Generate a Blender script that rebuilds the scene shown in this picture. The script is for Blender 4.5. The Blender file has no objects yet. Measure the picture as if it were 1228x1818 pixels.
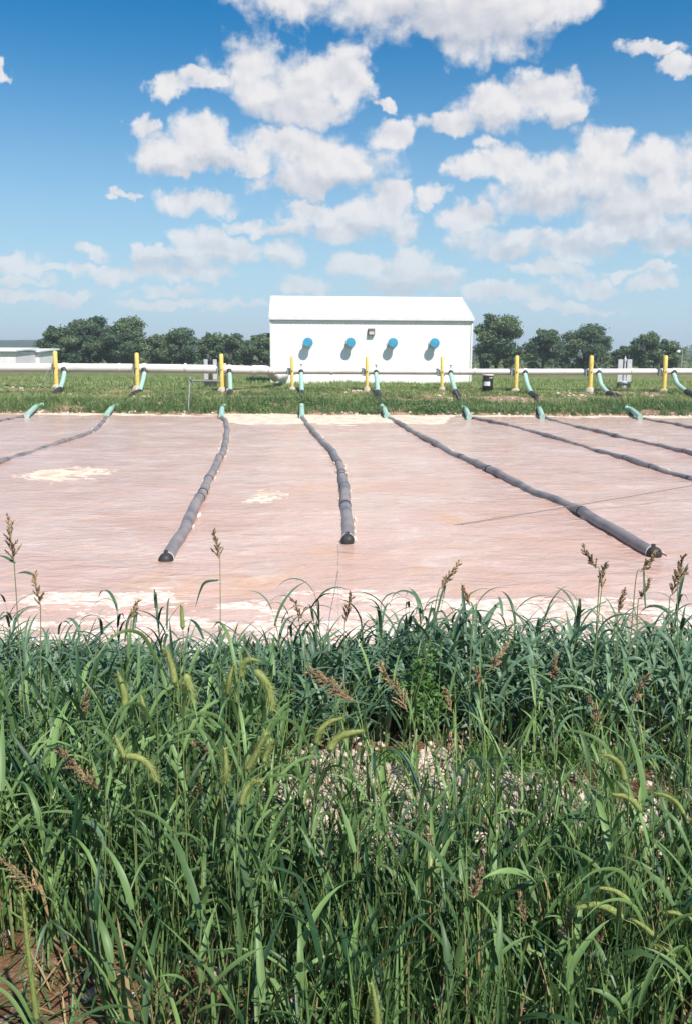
import bpy, bmesh, math, random
import numpy as np
from mathutils import Vector, Matrix

R = math.radians
rng = np.random.default_rng(7)
random.seed(7)
S = bpy.context.scene
COL = S.collection

# ------------------------------------------------------------------ camera
CAMZ, PITCH, ROLL, FPX = 2.6, R(10.25), R(0.25), 1515.0
cam_d = bpy.data.cameras.new('camera')
cam_d.sensor_fit = 'VERTICAL'
cam_d.sensor_height = 36.0
cam_d.sensor_width = 24.3
cam_d.lens = 30.0
cam_d.clip_start = 0.05
cam_d.clip_end = 6000
cam = bpy.data.objects.new('camera', cam_d)
COL.objects.link(cam)
cam.matrix_world = (Matrix.Translation((0, 0, CAMZ)) @ Matrix.Rotation(R(90) - PITCH, 4, 'X')
                    @ Matrix.Rotation(ROLL, 4, 'Z'))
S.camera = cam
S.view_settings.view_transform = 'Standard'
S.view_settings.look = 'None'
S.view_settings.gamma = 1.0
S.view_settings.exposure = 0.45
S.cycles.max_bounces = 5
S.cycles.diffuse_bounces = 2
S.cycles.transparent_max_bounces = 8
S.render.film_transparent = False

_M = cam.matrix_world.to_3x3()
def ray(px, py):
    return _M @ Vector(((px - 614.0) / FPX, (909.0 - py) / FPX, -1.0))
def at(px, py, Y):                      # point of the photographed direction at depth Y
    d = ray(px, py); t = Y / d.y
    return Vector((d.x * t, Y, CAMZ + d.z * t))
def atz(px, py, z):                     # point of the photographed direction on a level plane
    d = ray(px, py); t = (z - CAMZ) / d.z
    return Vector((d.x * t, d.y * t, z))

# ------------------------------------------------------------------ sun and sky
SUN_EL, SUN_AZ = R(51), R(32)           # azimuth: to the right of straight behind the camera
to_sun = Vector((math.sin(SUN_AZ) * math.cos(SUN_EL), -math.cos(SUN_AZ) * math.cos(SUN_EL), math.sin(SUN_EL)))
sl = bpy.data.lights.new('sun', 'SUN')
sl.energy = 5.0
sl.angle = R(0.53)
sl.color = (1.0, 0.94, 0.84)
so = bpy.data.objects.new('sun', sl)
COL.objects.link(so)
so.rotation_euler = to_sun.to_track_quat('Z', 'Y').to_euler()

W = bpy.data.worlds.new('World')
S.world = W
W.use_nodes = True
W.cycles.sampling_method = 'MANUAL'
W.cycles.sample_map_resolution = 256

class NT:
    """small helper for wiring nodes"""
    def __init__(s, tree): s.t = tree
    def n(s, typ, **kw):
        x = s.t.nodes.new(typ)
        for k, v in kw.items(): setattr(x, k, v)
        return x
    def put(s, sock, v):
        if v is None: return
        if hasattr(v, 'is_linked') or hasattr(v, 'links'): s.t.links.new(v, sock)
        else: sock.default_value = v
    def m(s, op, a, b=None, c=None, clamp=False):
        x = s.n('ShaderNodeMath', operation=op, use_clamp=clamp)
        for i, v in enumerate((a, b, c)): s.put(x.inputs[i], v)
        return x.outputs[0]
    def v(s, op, a, b=None, c=None):
        x = s.n('ShaderNodeVectorMath', operation=op)
        for i, v in enumerate((a, b, c)): s.put(x.inputs[i], v)
        return x.outputs['Value'] if op in ('DOT_PRODUCT', 'LENGTH', 'DISTANCE') else x.outputs['Vector']
    def noise(s, vec, scale, detail=4, rough=.5, lac=2.0, out='Fac', dist=0.0, dims='3D'):
        x = s.n('ShaderNodeTexNoise'); x.noise_dimensions = dims
        s.put(x.inputs['Vector'], vec); x.inputs['Scale'].default_value = scale
        x.inputs['Detail'].default_value = detail; x.inputs['Roughness'].default_value = rough
        x.inputs['Lacunarity'].default_value = lac; x.inputs['Distortion'].default_value = dist
        return x.outputs[out]
    def mix(s, f, a, b, blend='MIX'):
        x = s.n('ShaderNodeMix', data_type='RGBA', blend_type=blend)
        s.put(x.inputs[0], f); s.put(x.inputs[6], a); s.put(x.inputs[7], b)
        return x.outputs[2]
    def step(s, x_, lo, hi, a=0.0, b=1.0):
        x = s.n('ShaderNodeMapRange', interpolation_type='SMOOTHSTEP')
        s.put(x.inputs[0], x_); x.inputs[1].default_value = lo; x.inputs[2].default_value = hi
        x.inputs[3].default_value = a; x.inputs[4].default_value = b
        return x.outputs[0]
    def comb(s, x_, y_, z_=0.0):
        x = s.n('ShaderNodeCombineXYZ')
        for i, v in enumerate((x_, y_, z_)): s.put(x.inputs[i], v)
        return x.outputs[0]

def c4(c): return (c[0], c[1], c[2], 1.0)

def build_world():
    t = W.node_tree
    t.nodes.clear()
    N = NT(t)
    out = N.n('ShaderNodeOutputWorld')
    sky = N.n('ShaderNodeTexSky', sky_type='NISHITA')
    sky.sun_disc = False
    sky.sun_elevation = SUN_EL
    # sky rotation turns clockwise from +Y
    sky.sun_rotation = math.atan2(to_sun.x, to_sun.y)
    sky.air_density = 1.0
    sky.dust_density = 0.35
    sky.ozone_density = 2.2
    hs = N.n('ShaderNodeHueSaturation'); hs.inputs['Saturation'].default_value = 1.5
    t.links.new(sky.outputs[0], hs.inputs['Color'])
    skyc = N.mix(1.0, hs.outputs[0], (0.78, 1.12, 1.06, 1), 'MULTIPLY')
    el_ = N.n('ShaderNodeSeparateXYZ'); t.links.new(N.n('ShaderNodeTexCoord').outputs['Generated'], el_.inputs[0])
    skyc = N.mix(N.step(el_.outputs[2], 0.36, -0.06), skyc, (4.6, 6.0, 7.6, 1))     # humid summer haze near the horizon, all round
    tc = N.n('ShaderNodeTexCoord')
    d = tc.outputs['Generated']
    sp = N.n('ShaderNodeSeparateXYZ'); t.links.new(d, sp.inputs[0])
    dy = N.m('MAXIMUM', sp.outputs[1], 0.02)
    u = N.m('DIVIDE', sp.outputs[0], dy)
    v = N.m('DIVIDE', sp.outputs[2], dy)
    uv = N.comb(u, v)
    wn = N.noise(uv, 13, 2.5, .5, out='Color', dims='2D')
    wv = N.v('MULTIPLY_ADD', wn, (0.052, 0.034, 0), (-0.026, -0.017, 0))
    wn2 = N.noise(uv, 55, 5, .6, out='Color', dims='2D')
    wv2 = N.v('MULTIPLY_ADD', wn2, (0.034, 0.024, 0), (-0.017, -0.012, 0))
    p = N.v('ADD', N.v('ADD', uv, wv), wv2)
    # cumulus heaps, given as the directions in which they stand
    CL = [(620,-14,165,55),(780,0,185,62),(865,42,95,58),(965,-6,105,36),(765,50,32,14),(525,2,55,30),
          (445,125,66,52),(515,155,95,55),(545,190,52,32),(592,135,58,48),(310,152,44,24),(365,140,50,16),
          (352,245,46,38),(305,272,66,32),(253,226,28,20),(345,292,50,18),
          (430,290,58,18),(510,262,88,28),(575,290,105,42),(545,322,85,20),(682,236,46,26),
          (345,363,60,20),(345,425,44,26),(350,455,70,16),(420,450,62,20),(505,448,38,22),
          (225,485,62,15),(300,485,55,16),(385,492,48,17),(255,457,26,14),
          (610,388,100,34),(682,352,42,30),(500,402,78,15),(560,372,62,18),(705,400,45,26),
          (640,472,56,20),(732,462,40,26),(715,500,90,22),(540,512,46,14),
          (800,216,58,18),(880,190,78,38),(965,175,66,36),(1005,205,34,26),
          (1062,272,52,40),(1040,315,118,42),(965,345,84,32),(1178,305,70,48),(1125,352,125,36),
          (900,288,52,28),(832,300,42,22),(868,256,26,14),(842,385,46,23),(760,348,30,17),
          (905,432,84,26),(1048,432,62,26),(1120,405,80,26),(1192,436,46,22),
          (985,480,60,13),(1036,510,48,17),(895,526,64,14),(10,462,56,17),(165,446,30,13),(60,478,40,9),(150,480,40,9),
          (1152,88,48,13),(1196,122,40,15),(330,540,110,9),(225,345,20,8),(0,122,16,15),(60,528,90,10),(672,182,18,10),
          (1150,505,40,12),(560,545,60,8),(300,515,60,8),(1000,547,80,8),(700,535,60,8),(1130,482,50,9),(140,522,60,9),(40,500,40,9)]
    def q_of(blobs, grow=1.0):
        acc = None
        for (cx, cy, rx, ry) in blobs:
            w = ray(cx, cy); U, V = w.x / w.y, w.z / w.y
            k = 1.0 / (w.y * FPX) * grow
            sx, sy = 1 / (rx * k), 1 / (ry * k)
            e = N.v('MULTIPLY_ADD', p, (sx, sy, 0), (-U * sx, -V * sy, 0))
            q = N.v('DOT_PRODUCT', e, e)
            acc = q if acc is None else N.m('SMOOTH_MIN', acc, q, 0.35)
        return acc
    q = q_of(CL, 1.16)
    f = N.m('SUBTRACT', 1.0, q)
    # beyond the named heaps the same kind of sky goes on all round
    dz = N.m('MAXIMUM', N.m('ADD', sp.outputs[2], 0.06), 0.03)
    pl = N.comb(N.m('DIVIDE', sp.outputs[0], dz), N.m('DIVIDE', sp.outputs[1], dz), 3.7)
    gen = N.noise(pl, 1.1, 5, .55)
    gen = N.m('MULTIPLY_ADD', gen, 7.0, -4.0)
    au = N.m('ABSOLUTE', u)
    off = N.m('MAXIMUM', N.step(au, 0.46, 0.62), N.step(v, 0.46, 0.6))
    off = N.m('MAXIMUM', off, N.step(sp.outputs[1], 0.35, 0.2))
    f = N.m('MAXIMUM', N.m('ADD', f, N.m('MULTIPLY', off, -6.0)), N.m('ADD', gen, N.m('MULTIPLY_ADD', off, 6.0, -6.0)))
    f = N.m('MAXIMUM', f, -1.5)
    def billow(vec):
        vo = N.n('ShaderNodeTexVoronoi', feature='SMOOTH_F1', voronoi_dimensions='2D')
        N.put(vo.inputs['Vector'], vec); vo.inputs['Scale'].default_value = 25
        vo.inputs['Smoothness'].default_value = .6; vo.inputs['Detail'].default_value = 1.5; vo.inputs['Roughness'].default_value = .45
        n_ = N.noise(vec, 20, 6, .6, dims='2D')
        return N.m('ADD', N.m('MULTIPLY_ADD', vo.outputs['Distance'], -1.25, 0.48), N.m('MULTIPLY_ADD', n_, 2.9, -1.45))
    pw = N.v('ADD', uv, N.v('MULTIPLY', wv, (0.5, 0.5, 0)))
    nb = billow(pw)
    nb2 = billow(N.v('ADD', pw, (0.004, 0.010, 0)))
    dens = N.m('MULTIPLY_ADD', nb, 0.72, f)
    cov = N.step(dens, -0.62, 0.50)
    # light on top, grey beneath
    UND = [(790,55,200,45),(890,70,70,50),(505,205,110,22),(560,330,130,22),(330,305,90,14),(900,228,150,18),
           (1050,365,190,26),(620,420,140,16),(390,470,180,12),(900,455,100,16),(700,512,110,14),(1110,440,130,16)]
    un = N.step(q_of(UND, 1.1), 1.6, 0.2)
    lit = N.m('MULTIPLY_ADD', N.m('SUBTRACT', nb, nb2), 0.45, 0.82)
    lit = N.m('SUBTRACT', lit, N.m('MULTIPLY', un, 0.42), clamp=True)
    ccol = N.mix(lit, (0.54, 0.57, 0.65, 1), (0.90, 0.88, 0.88, 1))
    # thin towards the horizon
    hz = N.step(v, 0.01, 0.22, 0.5, 0.95)
    cov = N.m('MULTIPLY', cov, hz)
    cov = N.m('MULTIPLY', cov, N.step(sp.outputs[2], 0.0, 0.03))
    b1 = N.n('ShaderNodeBackground'); t.links.new(skyc, b1.inputs[0]); b1.inputs[1].default_value = 0.084
    b2 = N.n('ShaderNodeBackground'); t.links.new(ccol, b2.inputs[0]); b2.inputs[1].default_value = 0.74
    mx = N.n('ShaderNodeMixShader')
    t.links.new(cov, mx.inputs[0]); t.links.new(b1.outputs[0], mx.inputs[1]); t.links.new(b2.outputs[0], mx.inputs[2])
    t.links.new(mx.outputs[0], out.inputs[0])
build_world()

# ------------------------------------------------------------------ helpers
def tag(o, label=None, cat=None, group=None, kind=None):
    if label: o['label'] = label
    if cat: o['category'] = cat
    if group: o['group'] = group
    if kind: o['kind'] = kind
    return o

def empty(name, loc, label, cat, group=None, rz=0.0):
    o = bpy.data.objects.new(name, None)
    o.empty_display_size = 0.1
    COL.objects.link(o)
    o.location = loc
    o.rotation_euler = (0, 0, rz)
    return tag(o, label, cat, group)

def fast_mesh(name, verts, faces, tint=None, smooth=False):
    """faces: int array (n, k) of one size, or a list of mixed faces"""
    me = bpy.data.meshes.new(name)
    if isinstance(faces, np.ndarray):
        v = np.ascontiguousarray(verts, dtype=np.float32); f = np.ascontiguousarray(faces, dtype=np.int32)
        me.vertices.add(len(v)); me.vertices.foreach_set('co', v.ravel())
        me.loops.add(f.size); me.loops.foreach_set('vertex_index', f.ravel())
        me.polygons.add(len(f)); me.polygons.foreach_set('loop_start', np.arange(len(f), dtype=np.int32) * f.shape[1])
        me.update(calc_edges=True)
    else:
        me.from_pydata([tuple(x) for x in verts], [], faces); me.update()
    if tint is not None:
        a = me.attributes.new('tint', 'FLOAT', 'POINT')
        a.data.foreach_set('value', np.ascontiguousarray(tint, dtype=np.float32))
    if smooth and len(me.polygons):
        me.polygons.foreach_set('use_smooth', np.ones(len(me.polygons), dtype=bool))
    return me

def link(name, me, mat, parent=None):
    o = bpy.data.objects.new(name, me)
    if mat is not None and not me.materials: me.materials.append(mat)
    COL.objects.link(o)
    if parent is not None: o.parent = parent
    return o

class MB:
    def __init__(s): s.v = []; s.f = []
    def add(s, vs, fs):
        b = len(s.v); s.v += [tuple(x) for x in vs]; s.f += [tuple(i + b for i in f) for f in fs]
        return s
    def box(s, x0, x1, y0, y1, z0, z1):
        return s.add([(x0,y0,z0),(x1,y0,z0),(x1,y1,z0),(x0,y1,z0),(x0,y0,z1),(x1,y0,z1),(x1,y1,z1),(x0,y1,z1)],
                     [(0,3,2,1),(4,5,6,7),(0,1,5,4),(1,2,6,5),(2,3,7,6),(3,0,4,7)])
    def lathe(s, prof, n=20, M=None):
        """prof: (radius, height) pairs, revolved about z"""
        vs, fs = [], []
        for (r, z) in prof:
            for k in range(n):
                a = 2 * math.pi * k / n; p = Vector((r * math.cos(a), r * math.sin(a), z))
                vs.append(M @ p if M else p)
        for i in range(len(prof) - 1):
            for k in range(n):
                fs.append((i*n+k, i*n+(k+1) % n, (i+1)*n+(k+1) % n, (i+1)*n+k))
        fs.append(tuple(range(n))[::-1]); fs.append(tuple((len(prof)-1)*n + k for k in range(n)))
        return s.add(vs, fs)
    def tube(s, pts, rad, n=10, cap=True):
        v, f = tube_geo(pts, rad, n, cap); return s.add(v, f)
    def build(s, name, mat, parent=None, smooth=False, bevel=0.0):
        me = fast_mesh(name, s.v, s.f, smooth=smooth)
        o = link(name, me, mat, parent)
        if bevel:
            b = o.modifiers.new('bevel', 'BEVEL'); b.width = bevel; b.segments = 2; b.limit_method = 'ANGLE'
        if smooth:
            me.set_sharp_from_angle(angle=R(38))
        return o

def tube_geo(pts, rad, n=10, cap=True):
    P = [Vector(p) for p in pts]; m = len(P)
    if not hasattr(rad, '__len__'): rad = [rad] * m
    T = []
    for i in range(m):
        a = P[max(0, i-1)]; b = P[min(m-1, i+1)]; T.append((b - a).normalized())
    ref = Vector((0, 0, 1)) if abs(T[0].z) < 0.9 else Vector((1, 0, 0))
    nrm = (ref - T[0] * ref.dot(T[0])).normalized()
    vs, fs = [], []
    for i in range(m):
        nrm = (nrm - T[i] * nrm.dot(T[i])).normalized()
        bi = T[i].cross(nrm)
        for k in range(n):
            a = 2 * math.pi * k / n
            vs.append(P[i] + (nrm * math.cos(a) + bi * math.sin(a)) * rad[i])
    for i in range(m - 1):
        for k in range(n):
            fs.append((i*n+k, i*n+(k+1) % n, (i+1)*n+(k+1) % n, (i+1)*n+k))
    if cap:
        fs.append(tuple(range(n))[::-1]); fs.append(tuple((m-1)*n + k for k in range(n)))
    return vs, fs

def spline(pts, per=8):
    """Catmull-Rom through the points"""
    P = [Vector(p) for p in pts]
    P = [P[0] * 2 - P[1]] + P + [P[-1] * 2 - P[-2]]
    out = []
    for i in range(1, len(P) - 2):
        for k in range(per):
            t = k / per
            a, b, c, d = P[i-1], P[i], P[i+1], P[i+2]
            out.append(0.5 * ((2*b) + (c-a)*t + (2*a-5*b+4*c-d)*t*t + (3*b-a-3*c+d)*t**3))
    out.append(P[-2].copy())
    return out

def even(pts, step):
    """resample a polyline at an even spacing"""
    P = np.array([tuple(p) for p in pts]); L = np.r_[0, np.cumsum(np.linalg.norm(np.diff(P, axis=0), axis=1))]
    n = max(2, int(L[-1] / step) + 1); q = np.linspace(0, L[-1], n)
    return [Vector((np.interp(x, L, P[:, 0]), np.interp(x, L, P[:, 1]), np.interp(x, L, P[:, 2]))) for x in q]

# value noise on arrays
_perm = np.random.default_rng(3).random((256, 256))
def vnoise(x, y):
    xi = np.floor(x).astype(int); yi = np.floor(y).astype(int)
    fx = x - xi; fy = y - yi
    fx = fx*fx*(3-2*fx); fy = fy*fy*(3-2*fy)
    g = lambda a, b: _perm[a & 255, b & 255]
    return (g(xi,yi)*(1-fx)+g(xi+1,yi)*fx)*(1-fy)+(g(xi,yi+1)*(1-fx)+g(xi+1,yi+1)*fx)*fy
def fbm(x, y, o=4):
    s = 0; a = .5
    for i in range(o):
        s = s + a*vnoise(x+17.3*i, y-9.1*i); x = x*2.03; y = y*2.03; a *= .5
    return s / (1 - .5**o)

# ------------------------------------------------------------------ materials
def pmat(name, col, col2=None, rough=0.6, scale=4.0, detail=5, metal=0.0, spec=0.4, bump=0.0, bscale=None,
         lo=0.35, hi=0.65, coord='Object', stretch=None, coat=0.0):
    m = bpy.data.materials.new(name); m.use_nodes = True
    t = m.node_tree; N = NT(t)
    b = t.nodes['Principled BSDF']
    tc = N.n('ShaderNodeTexCoord'); vec = tc.outputs[coord]
    if stretch: vec = N.v('MULTIPLY', vec, stretch)
    nz = N.noise(vec, scale, detail, .6)
    col2 = col2 or tuple(x * 0.72 for x in col)
    t.links.new(N.mix(N.step(nz, lo, hi), c4(col2), c4(col)), b.inputs['Base Color'])
    b.inputs['Roughness'].default_value = rough
    b.inputs['Metallic'].default_value = metal
    b.inputs['Specular IOR Level'].default_value = spec
    if coat: b.inputs['Coat Weight'].default_value = coat
    if bump:
        bp = N.n('ShaderNodeBump'); bp.inputs['Strength'].default_value = 1.0; bp.inputs['Distance'].default_value = bump
        t.links.new(N.noise(vec, bscale or scale * 4, 5, .6), bp.inputs['Height'])
        t.links.new(bp.outputs[0], b.inputs['Normal'])
    return m

def leafmat(name, dark, light, trans, rough=0.5, tw=0.3, spec=0.35):
    """thin leaf: diffuse sheet with light passing through; 'tint' runs dark to light from plant to plant"""
    m = bpy.data.materials.new(name); m.use_nodes = True
    t = m.node_tree; N = NT(t)
    b = t.nodes['Principled BSDF']; out = t.nodes['Material Output']
    at_ = N.n('ShaderNodeAttribute', attribute_name='tint')
    tc = N.n('ShaderNodeTexCoord')
    nz = N.noise(tc.outputs['Object'], 9, 3, .5)
    f = N.m('MULTIPLY_ADD', nz, 0.3, N.m('ADD', at_.outputs['Fac'], -0.15), clamp=True)
    c = N.mix(f, c4(dark), c4(light))
    c = N.mix(N.step(at_.outputs['Fac'], 1.02, 1.06), c, (0.21, 0.29, 0.095, 1))   # culms
    dry = N.step(at_.outputs['Fac'], 1.2, 1.3)            # a few dead straw blades
    c = N.mix(dry, c, (0.34, 0.25, 0.13, 1))
    t.links.new(c, b.inputs['Base Color'])
    b.inputs['Roughness'].default_value = rough
    b.inputs['Specular IOR Level'].default_value = spec
    tr = N.n('ShaderNodeBsdfTranslucent')
    t.links.new(N.mix(1.0, c, c4(trans), 'MULTIPLY'), tr.inputs[0])
    mx = N.n('ShaderNodeMixShader'); mx.inputs[0].default_value = tw
    t.links.new(b.outputs[0], mx.inputs[1]); t.links.new(tr.outputs[0], mx.inputs[2])
    t.links.new(mx.outputs[0], out.inputs[0])
    return m

M = {}
M['wall'] = pmat('white_metal', (0.83, 0.83, 0.82), (0.79, 0.785, 0.77), 0.45, 0.5, spec=.4, stretch=(3, 3, .6))
M['roof'] = pmat('roof_metal', (0.80, 0.80, 0.80), (0.75, 0.75, 0.76), 0.4, 0.6)
M['trim'] = pmat('trim_metal', (0.70, 0.70, 0.69), (0.62, 0.62, 0.61), 0.45, 2)
M['blue'] = pmat('blue_paint', (0.065, 0.33, 0.50), (0.05, 0.26, 0.42), 0.4, 9)
M['galv'] = pmat('galvanised', (0.42, 0.43, 0.44), (0.30, 0.31, 0.32), 0.45, 12, metal=.4)
M['bronze'] = pmat('bronze_housing', (0.09, 0.055, 0.045), None, 0.5, 20)
M['lens'] = pmat('lamp_lens', (0.55, 0.52, 0.50), (0.45, 0.42, 0.40), 0.2, 30, stretch=(6, 1, 1))
M['yellow'] = pmat('yellow_paint', (0.78, 0.58, 0.16), (0.66, 0.46, 0.11), 0.5, 6, lo=.3, hi=.6)
M['concrete'] = pmat('concrete', (0.52, 0.45, 0.37), (0.38, 0.32, 0.26), 0.9, 7, bump=.01)
M['pipe'] = pmat('pipe_coating', (0.70, 0.67, 0.64), (0.58, 0.50, 0.46), 0.5, 1.3, stretch=(1, 3, 3), lo=.25, hi=.55)
M['teal'] = pmat('teal_rubber', (0.37, 0.56, 0.485), (0.29, 0.48, 0.41), 0.5, 8)
M['black'] = pmat('black_rubber', (0.022, 0.022, 0.025), (0.045, 0.04, 0.038), 0.55, 10)
M['tube'] = pmat('muddy_rubber', (0.080, 0.088, 0.112), (0.25, 0.205, 0.195), 0.34, 2.2, lo=.40, hi=.72, bump=.004, bscale=30)
M['strap'] = pmat('strap', (0.02, 0.02, 0.022), None, 0.5, 10)
M['clampw'] = pmat('white_clamp', (0.70, 0.68, 0.66), None, 0.5, 20)
M['rope'] = pmat('rope', (0.40, 0.37, 0.33), (0.28, 0.25, 0.22), 0.9, 40)
M['cable'] = pmat('steel_cable', (0.26, 0.235, 0.22), (0.18, 0.16, 0.15), 0.55, 60, metal=.3)
M['panel'] = pmat('grey_panel', (0.55, 0.55, 0.58), (0.45, 0.45, 0.48), 0.5, 4)
M['iron'] = pmat('dark_iron', (0.035, 0.035, 0.035), (0.06, 0.05, 0.045), 0.6, 12)
M['drum'] = pmat('drum_black', (0.012, 0.012, 0.010), (0.03, 0.026, 0.025), 0.35, 6)
M['drumlid'] = pmat('drum_lid', (0.66, 0.57, 0.52), (0.56, 0.46, 0.41), 0.5, 6)
M['paper'] = pmat('paper_label', (0.75, 0.76, 0.78), (0.55, 0.58, 0.62), 0.6, 9)
M['shed'] = pmat('shed_paint', (0.76, 0.74, 0.74), (0.68, 0.65, 0.65), 0.6, 1.5)
M['shedtan'] = pmat('shed_tan', (0.55, 0.45, 0.38), (0.48, 0.40, 0.35), 0.6, 1.5)
M['dark'] = pmat('dark_glass', (0.05, 0.055, 0.065), None, 0.15, 3)
M['stone'] = pmat('limestone', (0.62, 0.52, 0.45), (0.38, 0.29, 0.23), 0.9, 14, bump=.004, lo=.3, hi=.62)
M['bark'] = pmat('bark', (0.11, 0.085, 0.065), (0.06, 0.045, 0.035), 0.9, 6, bump=.02, stretch=(3, 3, .6))
M['foam2'] = pmat('stale_foam', (0.66, 0.585, 0.47), (0.52, 0.40, 0.30), 0.9, 2.2, lo=.32, hi=.6, bump=.01, bscale=20)
M['foam'] = pmat('foam', (0.76, 0.69, 0.62), (0.60, 0.44, 0.37), 0.85, 9, lo=.38, hi=.66, bump=.006, bscale=40)
M['grass'] = leafmat('grass_leaf', (0.020, 0.060, 0.026), (0.200, 0.320, 0.110), (1.0, 1.15, .5), 0.45, .20, .3)
M['band'] = leafmat('broad_grass_leaf', (0.024, 0.070, 0.046), (0.165, 0.265, 0.160), (1.0, 1.2, .55), 0.42, .20, .3)
M['weed'] = leafmat('weed_leaf', (0.06, 0.14, 0.035), (0.13, 0.25, 0.06), (1.1, 1.3, .5), 0.45, .3)
M['far'] = leafmat('far_grass', (0.075, 0.160, 0.065), (0.320, 0.385, 0.150), (1.1, 1.2, .6), 0.6, .25)
M['tree'] = leafmat('tree_leaf', (0.045, 0.092, 0.058), (0.165, 0.225, 0.110), (1.0, 1.2, .5), 0.55, .22)
M['stem'] = leafmat('grass_stem', (0.10, 0.16, 0.06), (0.26, 0.30, 0.13), (1, 1.1, .6), 0.45, .1)
M['fox'] = leafmat('foxtail_bristle', (0.23, 0.31, 0.09), (0.50, 0.53, 0.21), (1.1, 1.1, .6), 0.6, .35)
M['seed'] = leafmat('seed_husk', (0.20, 0.12, 0.07), (0.50, 0.37, 0.20), (1.1, 1, .7), 0.7, .2)

# ------------------------------------------------------------------ ground
NEAR_EDGE, FAR_EDGE = 6.1, 39.3
def prof(y):
    ys = [-40, 0, 3.3, 4.4, 5.4, 6.1, 6.9, 9, 36.5, 38.9, 39.3, 39.6, 41.2, 44.0, 46.5, 56, 75, 130, 4000]
    zs = [.9, .86, .84, .74, .38, 0.02, -.35, -.9, -.9, -.12, .0, .12, .36, .66, .84, .95, 1.0, .95, .9]
    return np.interp(y, ys, zs)
def ground_z(x, y):
    x = np.asarray(x, float); y = np.asarray(y, float)
    z = prof(y)
    near = np.clip((5.0 - y) / 2, 0, 1)
    z = z + near * ((fbm(x*1.3+50, y*1.3, 3) - .5) * .10 + (fbm(x*6, y*6+30, 2) - .5) * .03)
    far = np.clip((y - 39.2) / 2.5, 0, 1) * np.clip((200 - y) / 100, 0, 1)
    z = z + far * ((fbm(x*.35+9, y*.35, 3) - .5) * .26 + (fbm(x*1.7, y*1.7+30, 2) - .5) * .10)
    return z

def ax(*segs):
    out = []
    for a, b, n in segs: out += list(np.linspace(a, b, n, endpoint=False))
    return np.array(out + [segs[-1][1]])
gx = ax((-1250, -300, 6), (-300, -60, 8), (-60, -26, 34), (-26, -3.6, 80), (-3.6, 3.6, 110), (3.6, 28, 84), (28, 60, 32), (60, 300, 8), (300, 1250, 6))
gy = ax((-60, -3, 6), (-3, .8, 12), (.8, 6.6, 110), (6.6, 38.4, 12), (38.4, 48, 76), (48, 64, 50), (64, 140, 30), (140, 600, 12), (600, 1260, 6))
GX, GY = np.meshgrid(gx, gy)
GZ = ground_z(GX, GY)
def grid_faces(nx, ny):
    i = np.arange(nx*ny).reshape(ny, nx)
    return np.stack([i[:-1,:-1], i[:-1,1:], i[1:,1:], i[1:,:-1]], -1).reshape(-1, 4)

def ground_mat():
    m = bpy.data.materials.new('ground_soil'); m.use_nodes = True
    t = m.node_tree; N = NT(t); b = t.nodes['Principled BSDF']
    g = N.n('ShaderNodeNewGeometry'); pos = g.outputs['Position']
    sp = N.n('ShaderNodeSeparateXYZ'); t.links.new(pos, sp.inputs[0])
    n1 = N.noise(pos, 1.2, 6, .65); n2 = N.noise(pos, 14, 5, .7); n3 = N.noise(pos, 0.06, 4, .6)
    # near bank: orange clay with pale grit
    near = N.mix(N.step(n1, .35, .7), (0.085, 0.045, 0.025, 1), (0.22, 0.125, 0.070, 1))
    near = N.mix(N.step(n2, .52, .72), near, (0.46, 0.36, 0.29, 1))
    # far bank: pink soil, pale rock flour
    far = N.mix(N.step(n2, .4, .65), (0.25, 0.14, 0.09, 1), (0.46, 0.33, 0.25, 1))
    # field beyond: green and straw mix
    fld = N.mix(N.step(n1, .35, .65), (0.075, 0.125, 0.04, 1), (0.19, 0.20, 0.08, 1))
    fld = N.mix(N.step(n3, .45, .7), fld, (0.24, 0.21, 0.10, 1))
    wob = N.m('MULTIPLY_ADD', n1, 5.0, sp.outputs[1])
    c = N.mix(N.step(sp.outputs[1], 20, 21), near, far)
    c = N.mix(N.step(wob, 48.2, 51.5), c, fld)
    t.links.new(c, b.inputs['Base Color'])
    b.inputs['Roughness'].default_value = .95; b.inputs['Specular IOR Level'].default_value = .15
    bp = N.n('ShaderNodeBump'); bp.inputs['Distance'].default_value = .03
    t.links.new(n2, bp.inputs['Height']); t.links.new(bp.outputs[0], b.inputs['Normal'])
    return m
gme = fast_mesh('ground', np.stack([GX, GY, GZ], -1).reshape(-1, 3), grid_faces(len(gx), len(gy)), smooth=True)
ground = link('ground', gme, ground_mat())
tag(ground, 'clay banks and open field around the pond', 'ground', kind='structure')

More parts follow.
